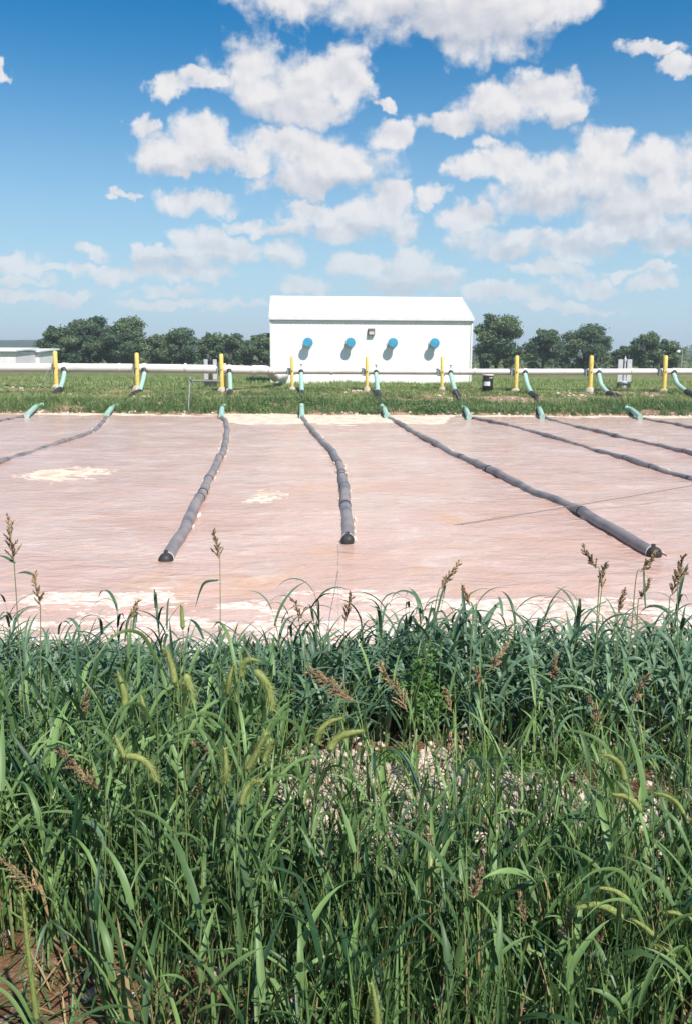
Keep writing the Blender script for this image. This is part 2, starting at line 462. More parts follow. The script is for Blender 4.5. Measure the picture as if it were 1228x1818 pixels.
# ------------------------------------------------------------------ water
wx = ax((-90, -24, 22), (-24, 24, 330), (24, 90, 22))
wy = ax((5.2, 14, 120), (14, 26, 100), (26, 40.2, 70))
WX, WY = np.meshgrid(wx, wy)
amp = np.clip((WY - 5.5) / 3, .25, 1)
WZ = amp * ((fbm(WX*1.1, WY*2.6, 3) - .5) * .05 + (fbm(WX*.35+40, WY*.7, 2) - .5) * .05)
def water_mat():
    m = bpy.data.materials.new('muddy_water'); m.use_nodes = True
    t = m.node_tree; N = NT(t); b = t.nodes['Principled BSDF']
    g = N.n('ShaderNodeNewGeometry'); pos = g.outputs['Position']
    st = N.v('MULTIPLY', pos, (0.9, 0.95, 1))
    n1 = N.noise(st, .55, 6, .6, dist=.8); n2 = N.noise(st, 2.6, 6, .65, dist=.6); n3 = N.noise(N.v('ADD', st, (31, 7, 0)), .8, 5, .6, dist=1.2)
    c = N.mix(N.step(n1, .36, .66), (0.535, 0.345, 0.280, 1), (0.580, 0.415, 0.358, 1))
    c = N.mix(N.step(n3, .54, .72), c, (0.57, 0.345, 0.23, 1))            # rusty streaks
    n4 = N.noise(N.v('ADD', st, (5, 77, 0)), 7.0, 5, .65, dist=.5)
    film = N.m('MULTIPLY', N.step(n2, .50, .70), N.step(n1, .42, .60))
    film = N.m('MAXIMUM', film, N.m('MULTIPLY', N.step(n4, .54, .70), N.m('MULTIPLY', N.step(n3, .50, .40), .55)))
    c = N.mix(N.m('MULTIPLY', film, .55), c, (0.70, 0.56, 0.49, 1))        # thin froth drifting on top
    t.links.new(c, b.inputs['Base Color'])
    b.inputs['Roughness'].default_value = .14; b.inputs['IOR'].default_value = 1.33
    b.inputs['Specular IOR Level'].default_value = .5
    bp = N.n('ShaderNodeBump'); bp.inputs['Distance'].default_value = .052
    h = N.noise(N.v('MULTIPLY', pos, (1, 1.7, 1)), 2.6, 5, .58, dist=.6)
    t.links.new(h, bp.inputs['Height']); t.links.new(bp.outputs[0], b.inputs['Normal'])
    return m
wme = fast_mesh('water', np.stack([WX, WY, WZ], -1).reshape(-1, 3), grid_faces(len(wx), len(wy)), smooth=True)
water = link('water', wme, water_mat())
tag(water, 'pinkish brown muddy pond water with light ripples', 'water', kind='structure')

# foam: lumpy rafts lying on the water
def raft(mb, cx, cy, rx, ry, h=.02, n=22, seed=0, rot=0.0):
    r_ = np.random.default_rng(seed)
    ph = r_.random(6) * 6.28
    rings = []
    ca, sa = math.cos(rot), math.sin(rot)
    for (k, z) in ((1.0, -.02), (1.0, .006 + h*.35), (.86, h*.8 + .010), (.5, h + .008)):
        for i in range(n):
            a = 2*math.pi*i/n
            w = 1 + .20*math.sin(2*a+ph[0]) + .14*math.sin(3*a+ph[1]) + .10*math.sin(5*a+ph[2]) + .07*math.sin(9*a+ph[3])
            lx, ly = rx*k*w*math.cos(a), ry*k*w*math.sin(a)
            rings.append((cx + lx*ca - ly*sa, cy + lx*sa + ly*ca, z + .01))
    fs = []
    for j in range(3):
        for i in range(n): fs.append((j*n+i, j*n+(i+1) % n, (j+1)*n+(i+1) % n, (j+1)*n+i))
    fs.append(tuple(3*n+i for i in range(n)))
    mb.add(rings, fs)

def water_z(x, y):
    i = np.clip(np.searchsorted(wx, x) - 1, 0, len(wx)-2); j = np.clip(np.searchsorted(wy, y) - 1, 0, len(wy)-2)
    fx = (x - wx[i])/(wx[i+1]-wx[i]); fy = (y - wy[j])/(wy[j+1]-wy[j])
    return (WZ[j, i]*(1-fx) + WZ[j, i+1]*fx)*(1-fy) + (WZ[j+1, i]*(1-fx) + WZ[j+1, i+1]*fx)*fy

def foam_sheet(name, x0, x1, y0, y1, dx, dy, mask, h, label, kind=None, mat='foam'):
    """froth as a low relief: it shows where it stands above the water"""
    xs = np.arange(x0, x1, dx); ys = np.arange(y0, y1, dy); X, Y_ = np.meshgrid(xs, ys)
    m = mask(X, Y_); z = water_z(X, Y_) + np.clip(m, -.6, 1.0)*h
    F = grid_faces(len(xs), len(ys)); F = F[(m.ravel()[F] > -.15).any(1)]
    u_, inv_ = np.unique(F, return_inverse=True)
    V = np.stack([X, Y_, z], -1).reshape(-1, 3)[u_]
    o = link(name, fast_mesh(name, V, inv_.reshape(-1, 4), smooth=True), M[mat])
    tag(o, label, 'foam', kind=kind)

def m_near(x, y):
    px = 614 + FPX*x/y                                   # thicker towards the right of the bay
    thick = np.clip((x + 2.5)/5.0, 0, 1)
    edge = np.clip((9.15 - y)/.8, -1, 1) + 2.6*(fbm(x*1.3, y*2.6, 4) - .5)
    blob = fbm(x*1.7 + 4, y*4.2, 3)*.62 + fbm(x*7 + 9, y*16, 3)*.48
    m = (blob - .572 + .125*thick)*6.5 + (fbm(x*22, y*40, 3) - .5)*1.6
    return np.minimum(m, edge*1.2) - np.clip((7.0 - y)*.35, 0, 1)*np.where(x < 0, 1, .3)
foam_sheet('foam_scum', -7.5, 8.5, 6.3, 9.5, .022, .016, m_near, .012, 'cream coloured foam flecks drifting along the near shore', 'stuff')
def m_far(x, y):
    w = np.clip((x + 5.6)/.8, 0, 1)*np.clip((5.0 - x)/1.5, 0, 1)
    front = 38.9 - 4.6*w*(.72 + .5*fbm(x*.5 + 2, x*0 + 3, 3)) - .35*fbm(x*1.4, x*0 + 8, 2)
    return np.clip((y - front)*1.2, -1, 1) + (fbm(x*1.1, y*2.2, 5) - .5)*3.4 - .25*(1-w) + .1
foam_sheet('foam_shelf', -21, 23, 33.0, 39.5, .09, .06, m_far, .03, 'pale foam lying in a strip against the far grassy bank', 'stuff', 'foam2')
def patch(px, py, wpx, hpx, label, seed):
    c = atz(px, py, 0); rx = wpx*c.y/FPX; ry = abs(atz(px, py - hpx, 0).y - c.y)
    f = lambda x, y: (1 - ((x-c.x)/rx)**2 - ((y-c.y)/ry)**2)*1.3 + (fbm(x*2.2+seed, y*3.2, 3) - .5)*3.6 + (fbm(x*9+seed, y*16, 3) - .5)*6.0 - .75
    foam_sheet('foam_patch', c.x-rx*1.6, c.x+rx*1.6, c.y-ry*1.6, c.y+ry*1.6, .03, .03, f, .012, label, None, 'foam2')
patch(118, 842, 64, 10, 'long cream foam patch beside the bent floating tube', 3)
patch(472, 880, 34, 11, 'small broken foam patch between the two end-on floating tubes', 5)

# ------------------------------------------------------------------ far treeline and hills
def hill():
    xs = np.linspace(-1200, 1200, 320)
    rows = []
    for k, (y, s) in enumerate(((640, 0), (700, .75), (760, 1.0), (1000, 1.0))):
        h = 6 + 9*np.exp(-((xs+330)/230)**2) + 3*fbm(xs*.006+3, xs*0+1, 3) + 1.8*(fbm(xs*.09, xs*0+7, 2)-.5)
        rows.append(np.stack([xs, np.full_like(xs, y), .5 + h*s], -1))
    me = fast_mesh('hills', np.concatenate(rows), grid_faces(320, 4), smooth=True)
    o = link('hills', me, pmat('far_hill', (0.045, 0.075, 0.045), (0.03, 0.055, 0.036), .95, .05, spec=.1, coord='Object'))
    tag(o, 'low wooded hill along the horizon', 'hill', kind='structure')
hill()

def leaf_quads(centers, size, r_, up=0.25, outward=None):
    """randomly turned rhombic leaves"""
    n = len(centers)
    a = r_.normal(size=(n, 3)); 
    if outward is not None: a = a*.75 + outward
    a[:, 2] += up
    a /= np.linalg.norm(a, axis=1)[:, None]
    b = r_.normal(size=(n, 3)); b -= a*np.sum(a*b, 1)[:, None]; b /= np.linalg.norm(b, axis=1)[:, None]
    c = np.cross(a, b)
    s = (size * r_.uniform(.6, 1.3, n))[:, None]
    v = np.stack([centers - b*s, centers + c*s*.5, centers + b*s, centers - c*s*.5], 1).reshape(-1, 3)
    return v, np.arange(4*n).reshape(-1, 4)

def make_tree(px, top, wpx, Y, label, group, seed, dens=1.0, low=.04, leaf=.17, name='leafy_tree', tintb=0.0):
    r_ = np.random.default_rng(seed)
    base = at(px, 650, Y); gz = float(ground_z(base.x, Y))
    H = at(px, top, Y).z - gz
    W_ = wpx * Y / FPX
    root = empty(name, (base.x, Y, gz), label, 'tree', group)
    # trunk and limbs
    mb = MB()
    tp = [(0, 0, -.15), (r_.normal()*.08*W_*.2, r_.normal()*.1, H*.25), (r_.normal()*.1*W_*.3, r_.normal()*.2, H*.55), (r_.normal()*.3, r_.normal()*.3, H*.82)]
    tr = H * .028
    sp_ = spline(tp, 5)
    mb.tube(sp_, [tr*(1.25 - 1.1*i/(len(sp_)-1)) for i in range(len(sp_))], 8)
    lobes = []
    nl = 9
    for i in range(nl):
        h = H*(low + .22 + (.88-low-.22)*(i+.5)/nl); a = i*2.4 + r_.random()
        f = (h/H - low)/(1-low)
        rad = W_*.5*(math.sin(math.pi*min(1, max(.05, f))**.8)*.55+.22)*r_.uniform(.7, 1.1)
        e = Vector((math.cos(a)*rad, math.sin(a)*rad, h))
        s_ = sp_[min(len(sp_)-1, int(len(sp_)*max(.1, h/H*.75)))]
        q = spline([s_, (s_*.45 + e*.55) + Vector((0, 0, H*.02)), e], 4)
        mb.tube(q, [tr*.5*(1 - .8*k/(len(q)-1)) for k in range(len(q))], 5)
        lobes.append((e, W_*r_.uniform(.17, .27), H*r_.uniform(.10, .16)))
    mb.build('trunk', M['bark'], root, smooth=True)
    for i in range(int(26*max(1, W_/6))):      # more clumps spread through the volume
        a = r_.random()*6.283; f = r_.random()
        h = H*(low + (.93-low)*f)
        prof_ = (math.sin(math.pi*(.12+.80*f)))**.6
        rad = W_*.5*prof_*math.sqrt(r_.random())*.92
        lobes.append((Vector((math.cos(a)*rad, math.sin(a)*rad*.8, h)), W_*r_.uniform(.07, .15), H*r_.uniform(.05, .10)))
    cs, outs, tn = [], [], []
    for (e, rw, rh) in lobes:
        n = int(dens * 950 * min(2.2, max(.35, rw*rh)))
        d = r_.normal(size=(n, 3)); d /= np.linalg.norm(d, axis=1)[:, None]
        rr = r_.random(n)**.45 * (1 + .25*r_.normal(size=n)*.5)
        p = np.array(e) + d*rr[:, None]*np.array([rw, rw, rh])
        keep = (p[:, 2] > H*.03) & (p[:, 2] < H*1.02)
        cs.append(p[keep]); outs.append(d[keep]*.8); tn.append(np.full(keep.sum(), r_.uniform(.05, .9)))
    cs = np.concatenate(cs); outs = np.concatenate(outs); tn = np.concatenate(tn)
    v, f = leaf_quads(cs, leaf, r_, outward=outs)
    t_ = np.clip(np.repeat(tn + r_.normal(size=len(tn))*.18 + tintb, 4), 0, 1)
    link('crown', fast_mesh('crown', v, f, t_), M['tree'], root)
    return root

G1 = 'trees behind the pipe'
TR = [(106, 577, 74, 112, 'dark rounded tree next to the low white sheds', .95, -.15),
      (162, 560, 96, 118, 'tall dark broad tree at the heart of the dense clump by the sheds', 1.0, -.15),
      (224, 561, 84, 116, 'tall broad tree with paler leaves ending the dense clump by the sheds', 1.0, .12),
      (280, 590, 62, 120, 'small tree filling the gap beside the tall dense clump', .8, .05),
      (322, 578, 66, 114, 'rounded dark tree with sky holes in its middle', .62, -.05),
      (378, 590, 60, 118, 'slim upright tree behind the pair of grey panels', .7, .1),
      (412, 588, 50, 116, 'narrow tree between the slim upright tree and the bushy one', .75, .08),
      (462, 592, 66, 112, 'bushy tree half hidden by the white building corner', .9, .05),
      (880, 554, 92, 108, 'tall open tree right beside the white building', .8, .05),
      (962, 584, 76, 114, 'smaller round tree of the pair beyond the drum', .85, 0),
      (1034, 574, 92, 116, 'broader and taller tree of the pair beyond the drum', .85, .02),
      (1106, 614, 44, 118, 'low tree behind the pale panels near the lamp pole', .8, -.05),
      (1146, 588, 62, 112, 'tree with a tall rounded head near the lamp pole', .8, -.1),
      (1184, 603, 52, 116, 'lower drooping tree beside the lamp pole', .8, -.1)]
for i, (px, top, w, Y, lab, dn, tb) in enumerate(TR):
    make_tree(px, top, w, Y, lab, G1, 40+i, dn, tintb=tb)

def wood(name, x0, x1, Y, h0, h1, n, seed, label, leaf, mat='tree'):
    r_ = np.random.default_rng(seed)
    xs = r_.uniform(x0, x1, n); k = fbm(xs*.09+seed, xs*0+3, 3)
    hh = h0 + (h1-h0)*np.clip(k*1.7-.35, 0, 1)
    ys = Y + r_.uniform(-5, 5, n)
    z = ground_z(xs, ys) + hh*r_.random(n)**.6
    v, f = leaf_quads(np.stack([xs, ys, z], -1), leaf, r_)
    o = link(name, fast_mesh(name, v, f, np.repeat(np.clip(k+r_.normal(size=n)*.15, 0, 1), 4)), M[mat])
    tag(o, label, 'wood', kind='stuff')
wood('far_hedgerow', -60, 62, 124, .6, 2.6, 16000, 5, 'low scrub and hedge line running behind the trees', .18)
wood('far_wood', -230, 260, 330, 2.5, 8.0, 16000, 6, 'distant hazy wood on the horizon behind the field', .55)

# ------------------------------------------------------------------ pump building
def building():
    A = at(481.5, 679, 56.6); B = at(834.5, 682, 57.4)
    gz = .86
    ang = math.atan2(B.y - A.y, B.x - A.x)
    L = math.hypot(B.x - A.x, B.y - A.y)
    H = at(481.5, 562.5, 56.6).z - gz
    D = 8.0
    rise = at(560, 529.5, 60.6).z - gz - H
    root = empty('pump_building', (A.x, A.y, gz),
                 'white ribbed metal building with four blue capped vents in its wall', 'building', rz=ang)
    def ribbed(n_len, length):                 # outline of a ribbed sheet, (along, out)
        p = []; pitch = length / n_len
        for i in range(n_len):
            x = i*pitch
            p += [(x, 0), (x+pitch*.62, 0), (x+pitch*.72, .010), (x+pitch*.90, .010)]
        p.append((length, 0)); return p
    def sheet(name, P, place0, place1, mat):
        vs = [place0(a, o) for a, o in P] + [place1(a, o) for a, o in P]; n = len(P)
        fs = [(i, i+1, n+i+1, n+i) for i in range(n-1)]
        return MB().add(vs, fs).build(name, mat, root)
    P = ribbed(44, L)
    sheet('front_wall', P, lambda a, o: (a, -o, -.3), lambda a, o: (a, -o, H), M['wall'])
    sheet('back_wall', P, lambda a, o: (a, D+o, -.3), lambda a, o: (a, D+o, H), M['wall'])
    Q = ribbed(27, D)
    for (x, s) in ((0, -1), (L, 1)):
        top = lambda a: H + rise*(1 - abs(a - D/2)/(D/2))
        sheet('gable_wall', Q, lambda a, o: (x+s*o, a, -.3), lambda a, o: (x+s*o, a, top(a)-.02), M['wall'])
    RP = ribbed(22, L + .1)
    e = .18; sl_ = rise/(D/2)
    nz = 1/math.hypot(1, sl_)
    def roof(sgn):
        y0 = -e if sgn < 0 else D + e; 
        z0 = H - e*sl_ + .05
        return sheet('roof', RP, lambda a, o: (a-.05, y0, z0+o), lambda a, o: (a-.05, D/2, H+rise+.05+o), M['roof'])
    rf = roof(-1); roof(1)
    mb = MB(); mb.tube([(-.05, D/2, H+rise+.085), (L+.05, D/2, H+rise+.085)], .07, 8); mb.build('ridge_cap', M['trim'], root)
    MB().box(-.05, L+.05, -.20, -.045, H-.19, H-.03).build('eave_gutter', M['trim'], root, bevel=.02)
    for x in (-.04, L-.08): MB().box(x, x+.12, -.055, .06, -.3, H-.19).build('corner_trim', M['trim'], root)
    for s in (-.09, L+.05):
        for sg in (0, 1):
            y0, y1 = (-e, D/2) if sg == 0 else (D+e, D/2)
            z0 = H - e*sl_; z1 = H+rise
            MB().add([(s, y0, z0-.10), (s+.04, y0, z0-.10), (s+.04, y0, z0+.10), (s, y0, z0+.10),
                      (s, y1, z1-.10), (s+.04, y1, z1-.10), (s+.04, y1, z1+.10), (s, y1, z1+.10)],
                     [(0,1,2,3),(7,6,5,4),(0,4,5,1),(1,5,6,2),(2,6,7,3),(3,7,4,0)]).build('rake_trim', M['trim'], root)
    MB().box(-.02, L+.02, -.05, -.031, -.3, -.02).build('base_trim', M['trim'], root)
    inv = Matrix.Rotation(-ang, 3, 'Z')
    def local(px, py, proud):
        # where the photographed direction meets a plane set proud of the front wall
        d = inv @ ray(px, py); o = inv @ (Vector((0, 0, CAMZ)) - Vector((A.x, A.y, gz)))
        t_ = (-proud - o.y) / d.y; return o + d*t_
    for px, py in ((547, 608), (622, 608), (697, 608.5), (771, 609)):
        c = local(px, py, .5)
        Mx = Matrix.Translation((c.x, 0, c.z)) @ Matrix.Rotation(R(90), 4, 'X')
        vent = MB().lathe([(.25, -.02), (.25, .52)], 24, Mx).build('vent', M['galv'], root, smooth=True)
        MB().lathe([(.30, .48), (.315, .49), (.315, .58), (.30, .605), (.22, .615), (.10, .62), (.02, .62)], 28, Mx).build('cap', M['blue'], vent, smooth=True)
        MB().lathe([(.36, .031), (.36, .05), (.26, .05)], 24, Mx).build('flange', M['trim'], vent, smooth=True)
        k = Matrix.Translation((c.x-.10, -.615, c.z-.16))
        MB().lathe([(.028, 0), (.028, .03)], 10, k @ Matrix.Rotation(R(90), 4, 'X')).build('bolt', M['clampw'], vent)
    c = local(659, 590, .15)
    w = Vector((c.x, 0, c.z))
    hs = MB().add([(w.x-.23, -.035, w.z-.18), (w.x+.23, -.035, w.z-.18), (w.x+.23, -.035, w.z+.25), (w.x-.23, -.035, w.z+.25),
                   (w.x-.21, -.24, w.z-.17), (w.x+.21, -.24, w.z-.17), (w.x+.21, -.17, w.z+.23), (w.x-.21, -.17, w.z+.23)],
                  [(0,1,2,3),(7,6,5,4),(0,4,5,1),(1,5,6,2),(2,6,7,3),(3,7,4,0)]).build('wall_light', M['bronze'], root, bevel=.015)
    MB().add([(w.x-.17, -.245, w.z-.14), (w.x+.17, -.245, w.z-.14), (w.x+.16, -.225, w.z+.05), (w.x-.16, -.225, w.z+.05)], [(0,1,2,3)]).build('lens', M['lens'], hs)
    for k in range(5):
        x = w.x - .14 + k*.07
        MB().box(x-.008, x+.008, -.222, -.175, w.z+.07, w.z+.20).build('louvre', M['lens'], hs)
    MB().box(-.26, -.03, .25, .55, H-1.32, H-1.02).build('side_light', M['bronze'], root, bevel=.03)
building()

# ------------------------------------------------------------------ header pipes
YP = 47.0
def pipe_line():
    a0 = at(-140, 652, YP); a1 = at(-40, 652.5, YP)
    pts = [at(-330, 652, YP), at(-140, 652, YP), at(0, 652.7, YP), at(240, 653.5, YP), at(452, 657, YP)]
    root = empty('header_pipe', pts[2] - Vector((0, 0, .25)), 'thick pale air pipe ending in an elbow by the white building', 'pipe')
    o = root.location
    r = .235
    L = [p - o for p in pts]
    MB().tube(spline(L, 6), r, 20).build('pipe_run', M['pipe'], root, smooth=True)
    e0 = L[-1]
    MB().tube([e0 + Vector((-.10, 0, 0)), e0 + Vector((.12, 0, 0))], r*1.13, 20).build('coupling', M['pipe'], root, smooth=True)
    # elbow: swings back towards the building and down
    q = spline([e0, e0 + Vector((.45, .02, .02)), e0 + Vector((.75, .25, -.05)), e0 + Vector((.93, .7, -.26)), e0 + Vector((.98, 1.4, -.42)), e0 + Vector((1.0, 3.0, -.44)), e0 + Vector((1.0, 9.8, -.44))], 8)
    MB().tube(q, r*1.02, 20).build('elbow', M['pipe'], root, smooth=True)
    q = spline([e0 + Vector((-.25, -.1, .24)), e0 + Vector((.1, -.05, .36)), e0 + Vector((.5, 0, .36)), e0 + Vector((.85, .15, .18))], 6)
    MB().tube(q, .028, 6).build('strap', M['iron'], root)
    for px in (122, 213, 330):
        c = at(px, 653.3, YP) - o
        MB().tube([c - Vector((.05, 0, 0)), c + Vector((.05, 0, 0))], r*1.10, 20).build('joint_band', M['pipe'], root, smooth=True)
    pts = [at(478, 658.5, YP), at(614, 659, YP), at(820, 660, YP), at(1040, 660, YP), at(1250, 659.5, YP), at(1560, 660, YP)]
    root2 = empty('header_pipe', pts[0] - Vector((0, 0, .2)), 'thinner white air pipe running on past the building and drum', 'pipe')
    o2 = root2.location; L = [p - o2 for p in pts]
    MB().tube(spline(L, 6), .165, 18).build('pipe_run', M['pipe'], root2, smooth=True)
    for px in (487, 588, 816, 842, 1120):
        c = at(px, 659.4, YP); c.z += 0; c = c - o2
        MB().tube([c - Vector((.05, 0, 0)), c + Vector((.05, 0, 0))], .165*1.14, 18).build('joint_band', M['pipe'], root2, smooth=True)
pipe_line()
def pipe_z(px):
    xs = [-330, 0, 240, 452, 614, 820, 1040, 1250, 1560]; ys = [652, 652.7, 653.5, 657, 659, 660, 660, 659.5, 660]
    return at(px, float(np.interp(px, xs, ys)), YP)
def pipe_r(px): return .235 if px < 455 else .165

# ------------------------------------------------------------------ yellow posts
YPOST = YP - .42
POSTS = [(98, 101, 623, 'yellow post before dark trees, the one by the low white sheds'),
         (243, 244.5, 626, 'yellow post on a bare soil patch in front of the dense tree clump'),
         (393, 394.5, 628, 'tall yellow post with a shorter yellow post close behind it'),
         (518.5, 519, 632, 'slim yellow post beside the pipe elbow, before the building'),
         (651, 651, 633, 'yellow post standing before the middle of the white building'),
         (784, 784, 633, 'yellow post before the building on the side of the drum'),
         (917, 915, 631, 'yellow post on the grass just past the black drum'),
         (1049.5, 1047, 631, 'yellow post with pale footing beside the pale panels with a post'),
         (1181, 1178, 631, 'yellow post on bare grass closest to the lamp pole')]
for i, (xt, xb, yt, lab) in enumerate(POSTS):
    slim = i in (3, 4, 5)
    r = .085 if slim else .115
    b = at(xb, 686, YPOST); gz = float(ground_z(b.x, YPOST)); t_ = at(xt, yt, YPOST)
    root = empty('support_post', (b.x, YPOST, gz), lab, 'post', 'yellow posts carrying the air pipe')
    top = Vector((t_.x - b.x, 0, t_.z - gz))
    ax_ = top.normalized()
    MB().tube([Vector((0, 0, -.2)), ax_*top.length*.5, ax_*(top.length-.06), ax_*(top.length-.02), ax_*top.length], [r, r, r, r*.8, r*.35], 16).build('shaft', M['yellow'], root, smooth=True)
    fh = random.uniform(.16, .28)
    MB().lathe([(r*3.0, -.15), (r*2.6, .0), (r*2.1, fh*.55), (r*1.5, fh), (r*1.02, fh+.02)], 14).build('footing', M['concrete'], root, smooth=True)
    pz = pipe_z(xb).z - gz; pr = pipe_r(xb)
    pl = MB()
    pl.box(-.26, .16, .10, .42, pz-pr-.07, pz-pr-.012)
    pl.box(-.26, -.20, .10, .42, pz-pr-.012, pz+pr*.7)
    pl.build('bracket', M['galv'], root)
    MB().lathe([(.03, 0), (.03, .05)], 8, Matrix.Translation((.0, -r, pz)) @ Matrix.Rotation(R(90), 4, 'X')).build('bolt', M['iron'], root)
b = at(400, 683, YP+.55); gz = float(ground_z(b.x, YP+.55)); t_ = at(400, 645, YP+.55)
root = empty('short_post', (b.x, YP+.55, gz), 'short yellow post half hidden behind a taller one', 'post')
hh = t_.z - gz
MB().lathe([(.10, -.1), (.10, hh-.05), (.08, hh-.01), (.03, hh)], 14).build('shaft', M['yellow'], root, smooth=True)
MB().lathe([(.25, -.1), (.2, .1), (.13, .14)], 12).build('footing', M['concrete'], root, smooth=True)

# ------------------------------------------------------------------ air hoses
HOSES = [  # pipe x, upper hose pixels, coupling end, lower sleeve pixels
 (115, [(115,661),(113,672),(107,692)], (96,703), [(78,727),(64,732),(48,738)], 'teal hose hanging beside the yellow post by the white sheds'),
 (257, [(257,662),(254,676),(248,696)], (236,704), [(211,722),(200,729),(190,736)], 'teal hose bending over the bare soil patch before the trees'),
 (408, [(408,663),(409,680),(409,696)], (408,707), [(398,728),(395,733),(393,739)], 'straight teal hose beside the doubled yellow posts'),
 (535, [(535,663),(535.5,680),(536,697)], (536,709), [(536,729),(536,734),(536,740)], 'straight teal hose before the building next to the elbow'),
 (667, [(667,663),(669,680),(670,697)], (671,709), [(677,731),(681,735),(686,739)], 'straight teal hose before the middle of the building'),
 (799, [(799,664),(803,680),(808,696)], (813,707), [(820,733),(826,737),(832,741)], 'slanting teal hose before the building beside the drum'),
 (931, [(931,664),(935,682),(943,699)], (951,711), [(956,728),(957,734),(962,740)], 'curved teal hose on the grass just past the drum'),
 (1062, [(1062,664),(1067,684),(1080,699)], (1098,711), [(1110,727),(1120,735),(1136,741)], 'bowed teal hose with a long dark coupling and submerged sleeve'),
 (1195, [(1195,664),(1202,682),(1219,696)], (1238,707), [(1252,726),(1264,734),(1280,741)], 'bowed teal hose closest to the lamp pole'),
]
for i, (hx, up, ce, low, lab) in enumerate(HOSES):
    pr = pipe_r(hx); pc = pipe_z(hx)
    depths = [YP - pr - .10, YP - 1.1, YP - 2.4]
    U = [at(x, y, d) for (x, y), d in zip(up, depths)]
    ce_w = at(ce[0], ce[1], YP - 3.3)
    root = empty('air_hose', (U[2].x, U[2].y, float(ground_z(U[2].x, U[2].y))), lab, 'hose', 'teal air hoses dropping from the pipe')
    o = root.location
    sad = pc + Vector((0, 0, 0))
    MB().tube([sad - o - Vector((.09, 0, 0)), sad - o + Vector((.09, 0, 0))], pr*1.18, 18).build('saddle_clamp', M['pipe'], root, smooth=True)
    vn = sad + Vector((0, -pr*.95, -.02))
    MB().tube([vn - o, U[0] - o + Vector((0, .02, .06)), U[0] - o + Vector((0, -.02, -.06))], .13, 12).build('hose_clamp', M['black'], root, smooth=True)
    mb = MB().tube([sad - o + Vector((0, 0, pr)), sad - o + Vector((0, 0, pr + .16))], .022, 6)
    mb.tube([sad - o + Vector((-.07, 0, pr + .17)), sad - o + Vector((.07, 0, pr + .17))], .02, 6)
    mb.build('valve_handle', M['iron'], root)
    MB().tube(spline([p - o for p in U], 8), .118, 14).build('upper_hose', M['teal'], root, smooth=True)
    g = lambda p, h: Vector((p.x, p.y, max(p.z, float(ground_z(p.x, p.y)) + h)))
    c0 = U[2]; c1 = g(ce_w, .06)
    dd = (c1 - c0)
    MB().tube(spline([c0 - o - dd*.10, c0 - o + dd*.5, c1 - o], 5), [.15]*8 + [.135]*2 + [.11], 14).build('coupling', M['black'], root, smooth=True)
    LW = [at(low[0][0], low[0][1], 40.3), at(low[1][0], low[1][1], 39.8), atz(low[2][0], low[2][1], .10)]
    LW[0] = g(LW[0], .11); LW[1] = g(LW[1], .11)
    mid = g((c1 + LW[0])*.5, .03)
    MB().tube(spline([c1 - o, mid - o, LW[0] - o], 6), .085, 10).build('black_hose', M['black'], root, smooth=True)
    MB().tube(spline([p - o for p in LW], 6), .118, 14).build('lower_sleeve', M['teal'], root, smooth=True)

# ------------------------------------------------------------------ floating tubes
TUBES = [
 ([(48,738),(20,743),(-20,750),(-80,763),(-160,782)], [], False, 'short stretch of dark floating tube leaving the sleeve by the sheds', 1),
 ([(190,737),(180,753),(152,771),(100,787),(50,803),(0,820),(-60,846)], [], False, 'bent dark floating tube curving away from the second sleeve', 2),
 ([(393,740),(401,749),(403,768),(396,802),(376,840),(356,882),(335,925),(297,989)], [(397,796),(391,813),(373,848),(361,873),(352,884)], True, 'thick grey floating tube slanting to a dark capped end', 3),
 ([(536,741),(558,768),(584,795),(601,820),(609,850),(613.5,890),(616,925),(617,957)], [(601,820),(606,836),(609,845),(612.5,864),(615,897)], True, 'grey floating tube with strap rings pointing straight at the near bank', 4),
 ([(686,739),(740,770),(800,803),(850,826),(900,850),(950,874),(1000,893),(1050,921),(1100,950),(1158,982)], [(815,811),(866,833),(1028,908)], True, 'long straight dark tube with capped end, crossed by a cable', 5),
 ([(833,741),(900,754),(960,770),(1040,793),(1100,810),(1170,833),(1240,853),(1330,884)], [], False, 'dark floating tube running off behind the cable crossing', 6),
 ([(963,741),(1020,756),(1080,770),(1150,786),(1228,805),(1320,828)], [], False, 'dark floating tube starting from the sleeve past the drum', 7),
 ([(1137,742),(1190,751),(1228,760),(1320,780)], [], False, 'short dark floating tube by the half submerged teal sleeve', 8),
]
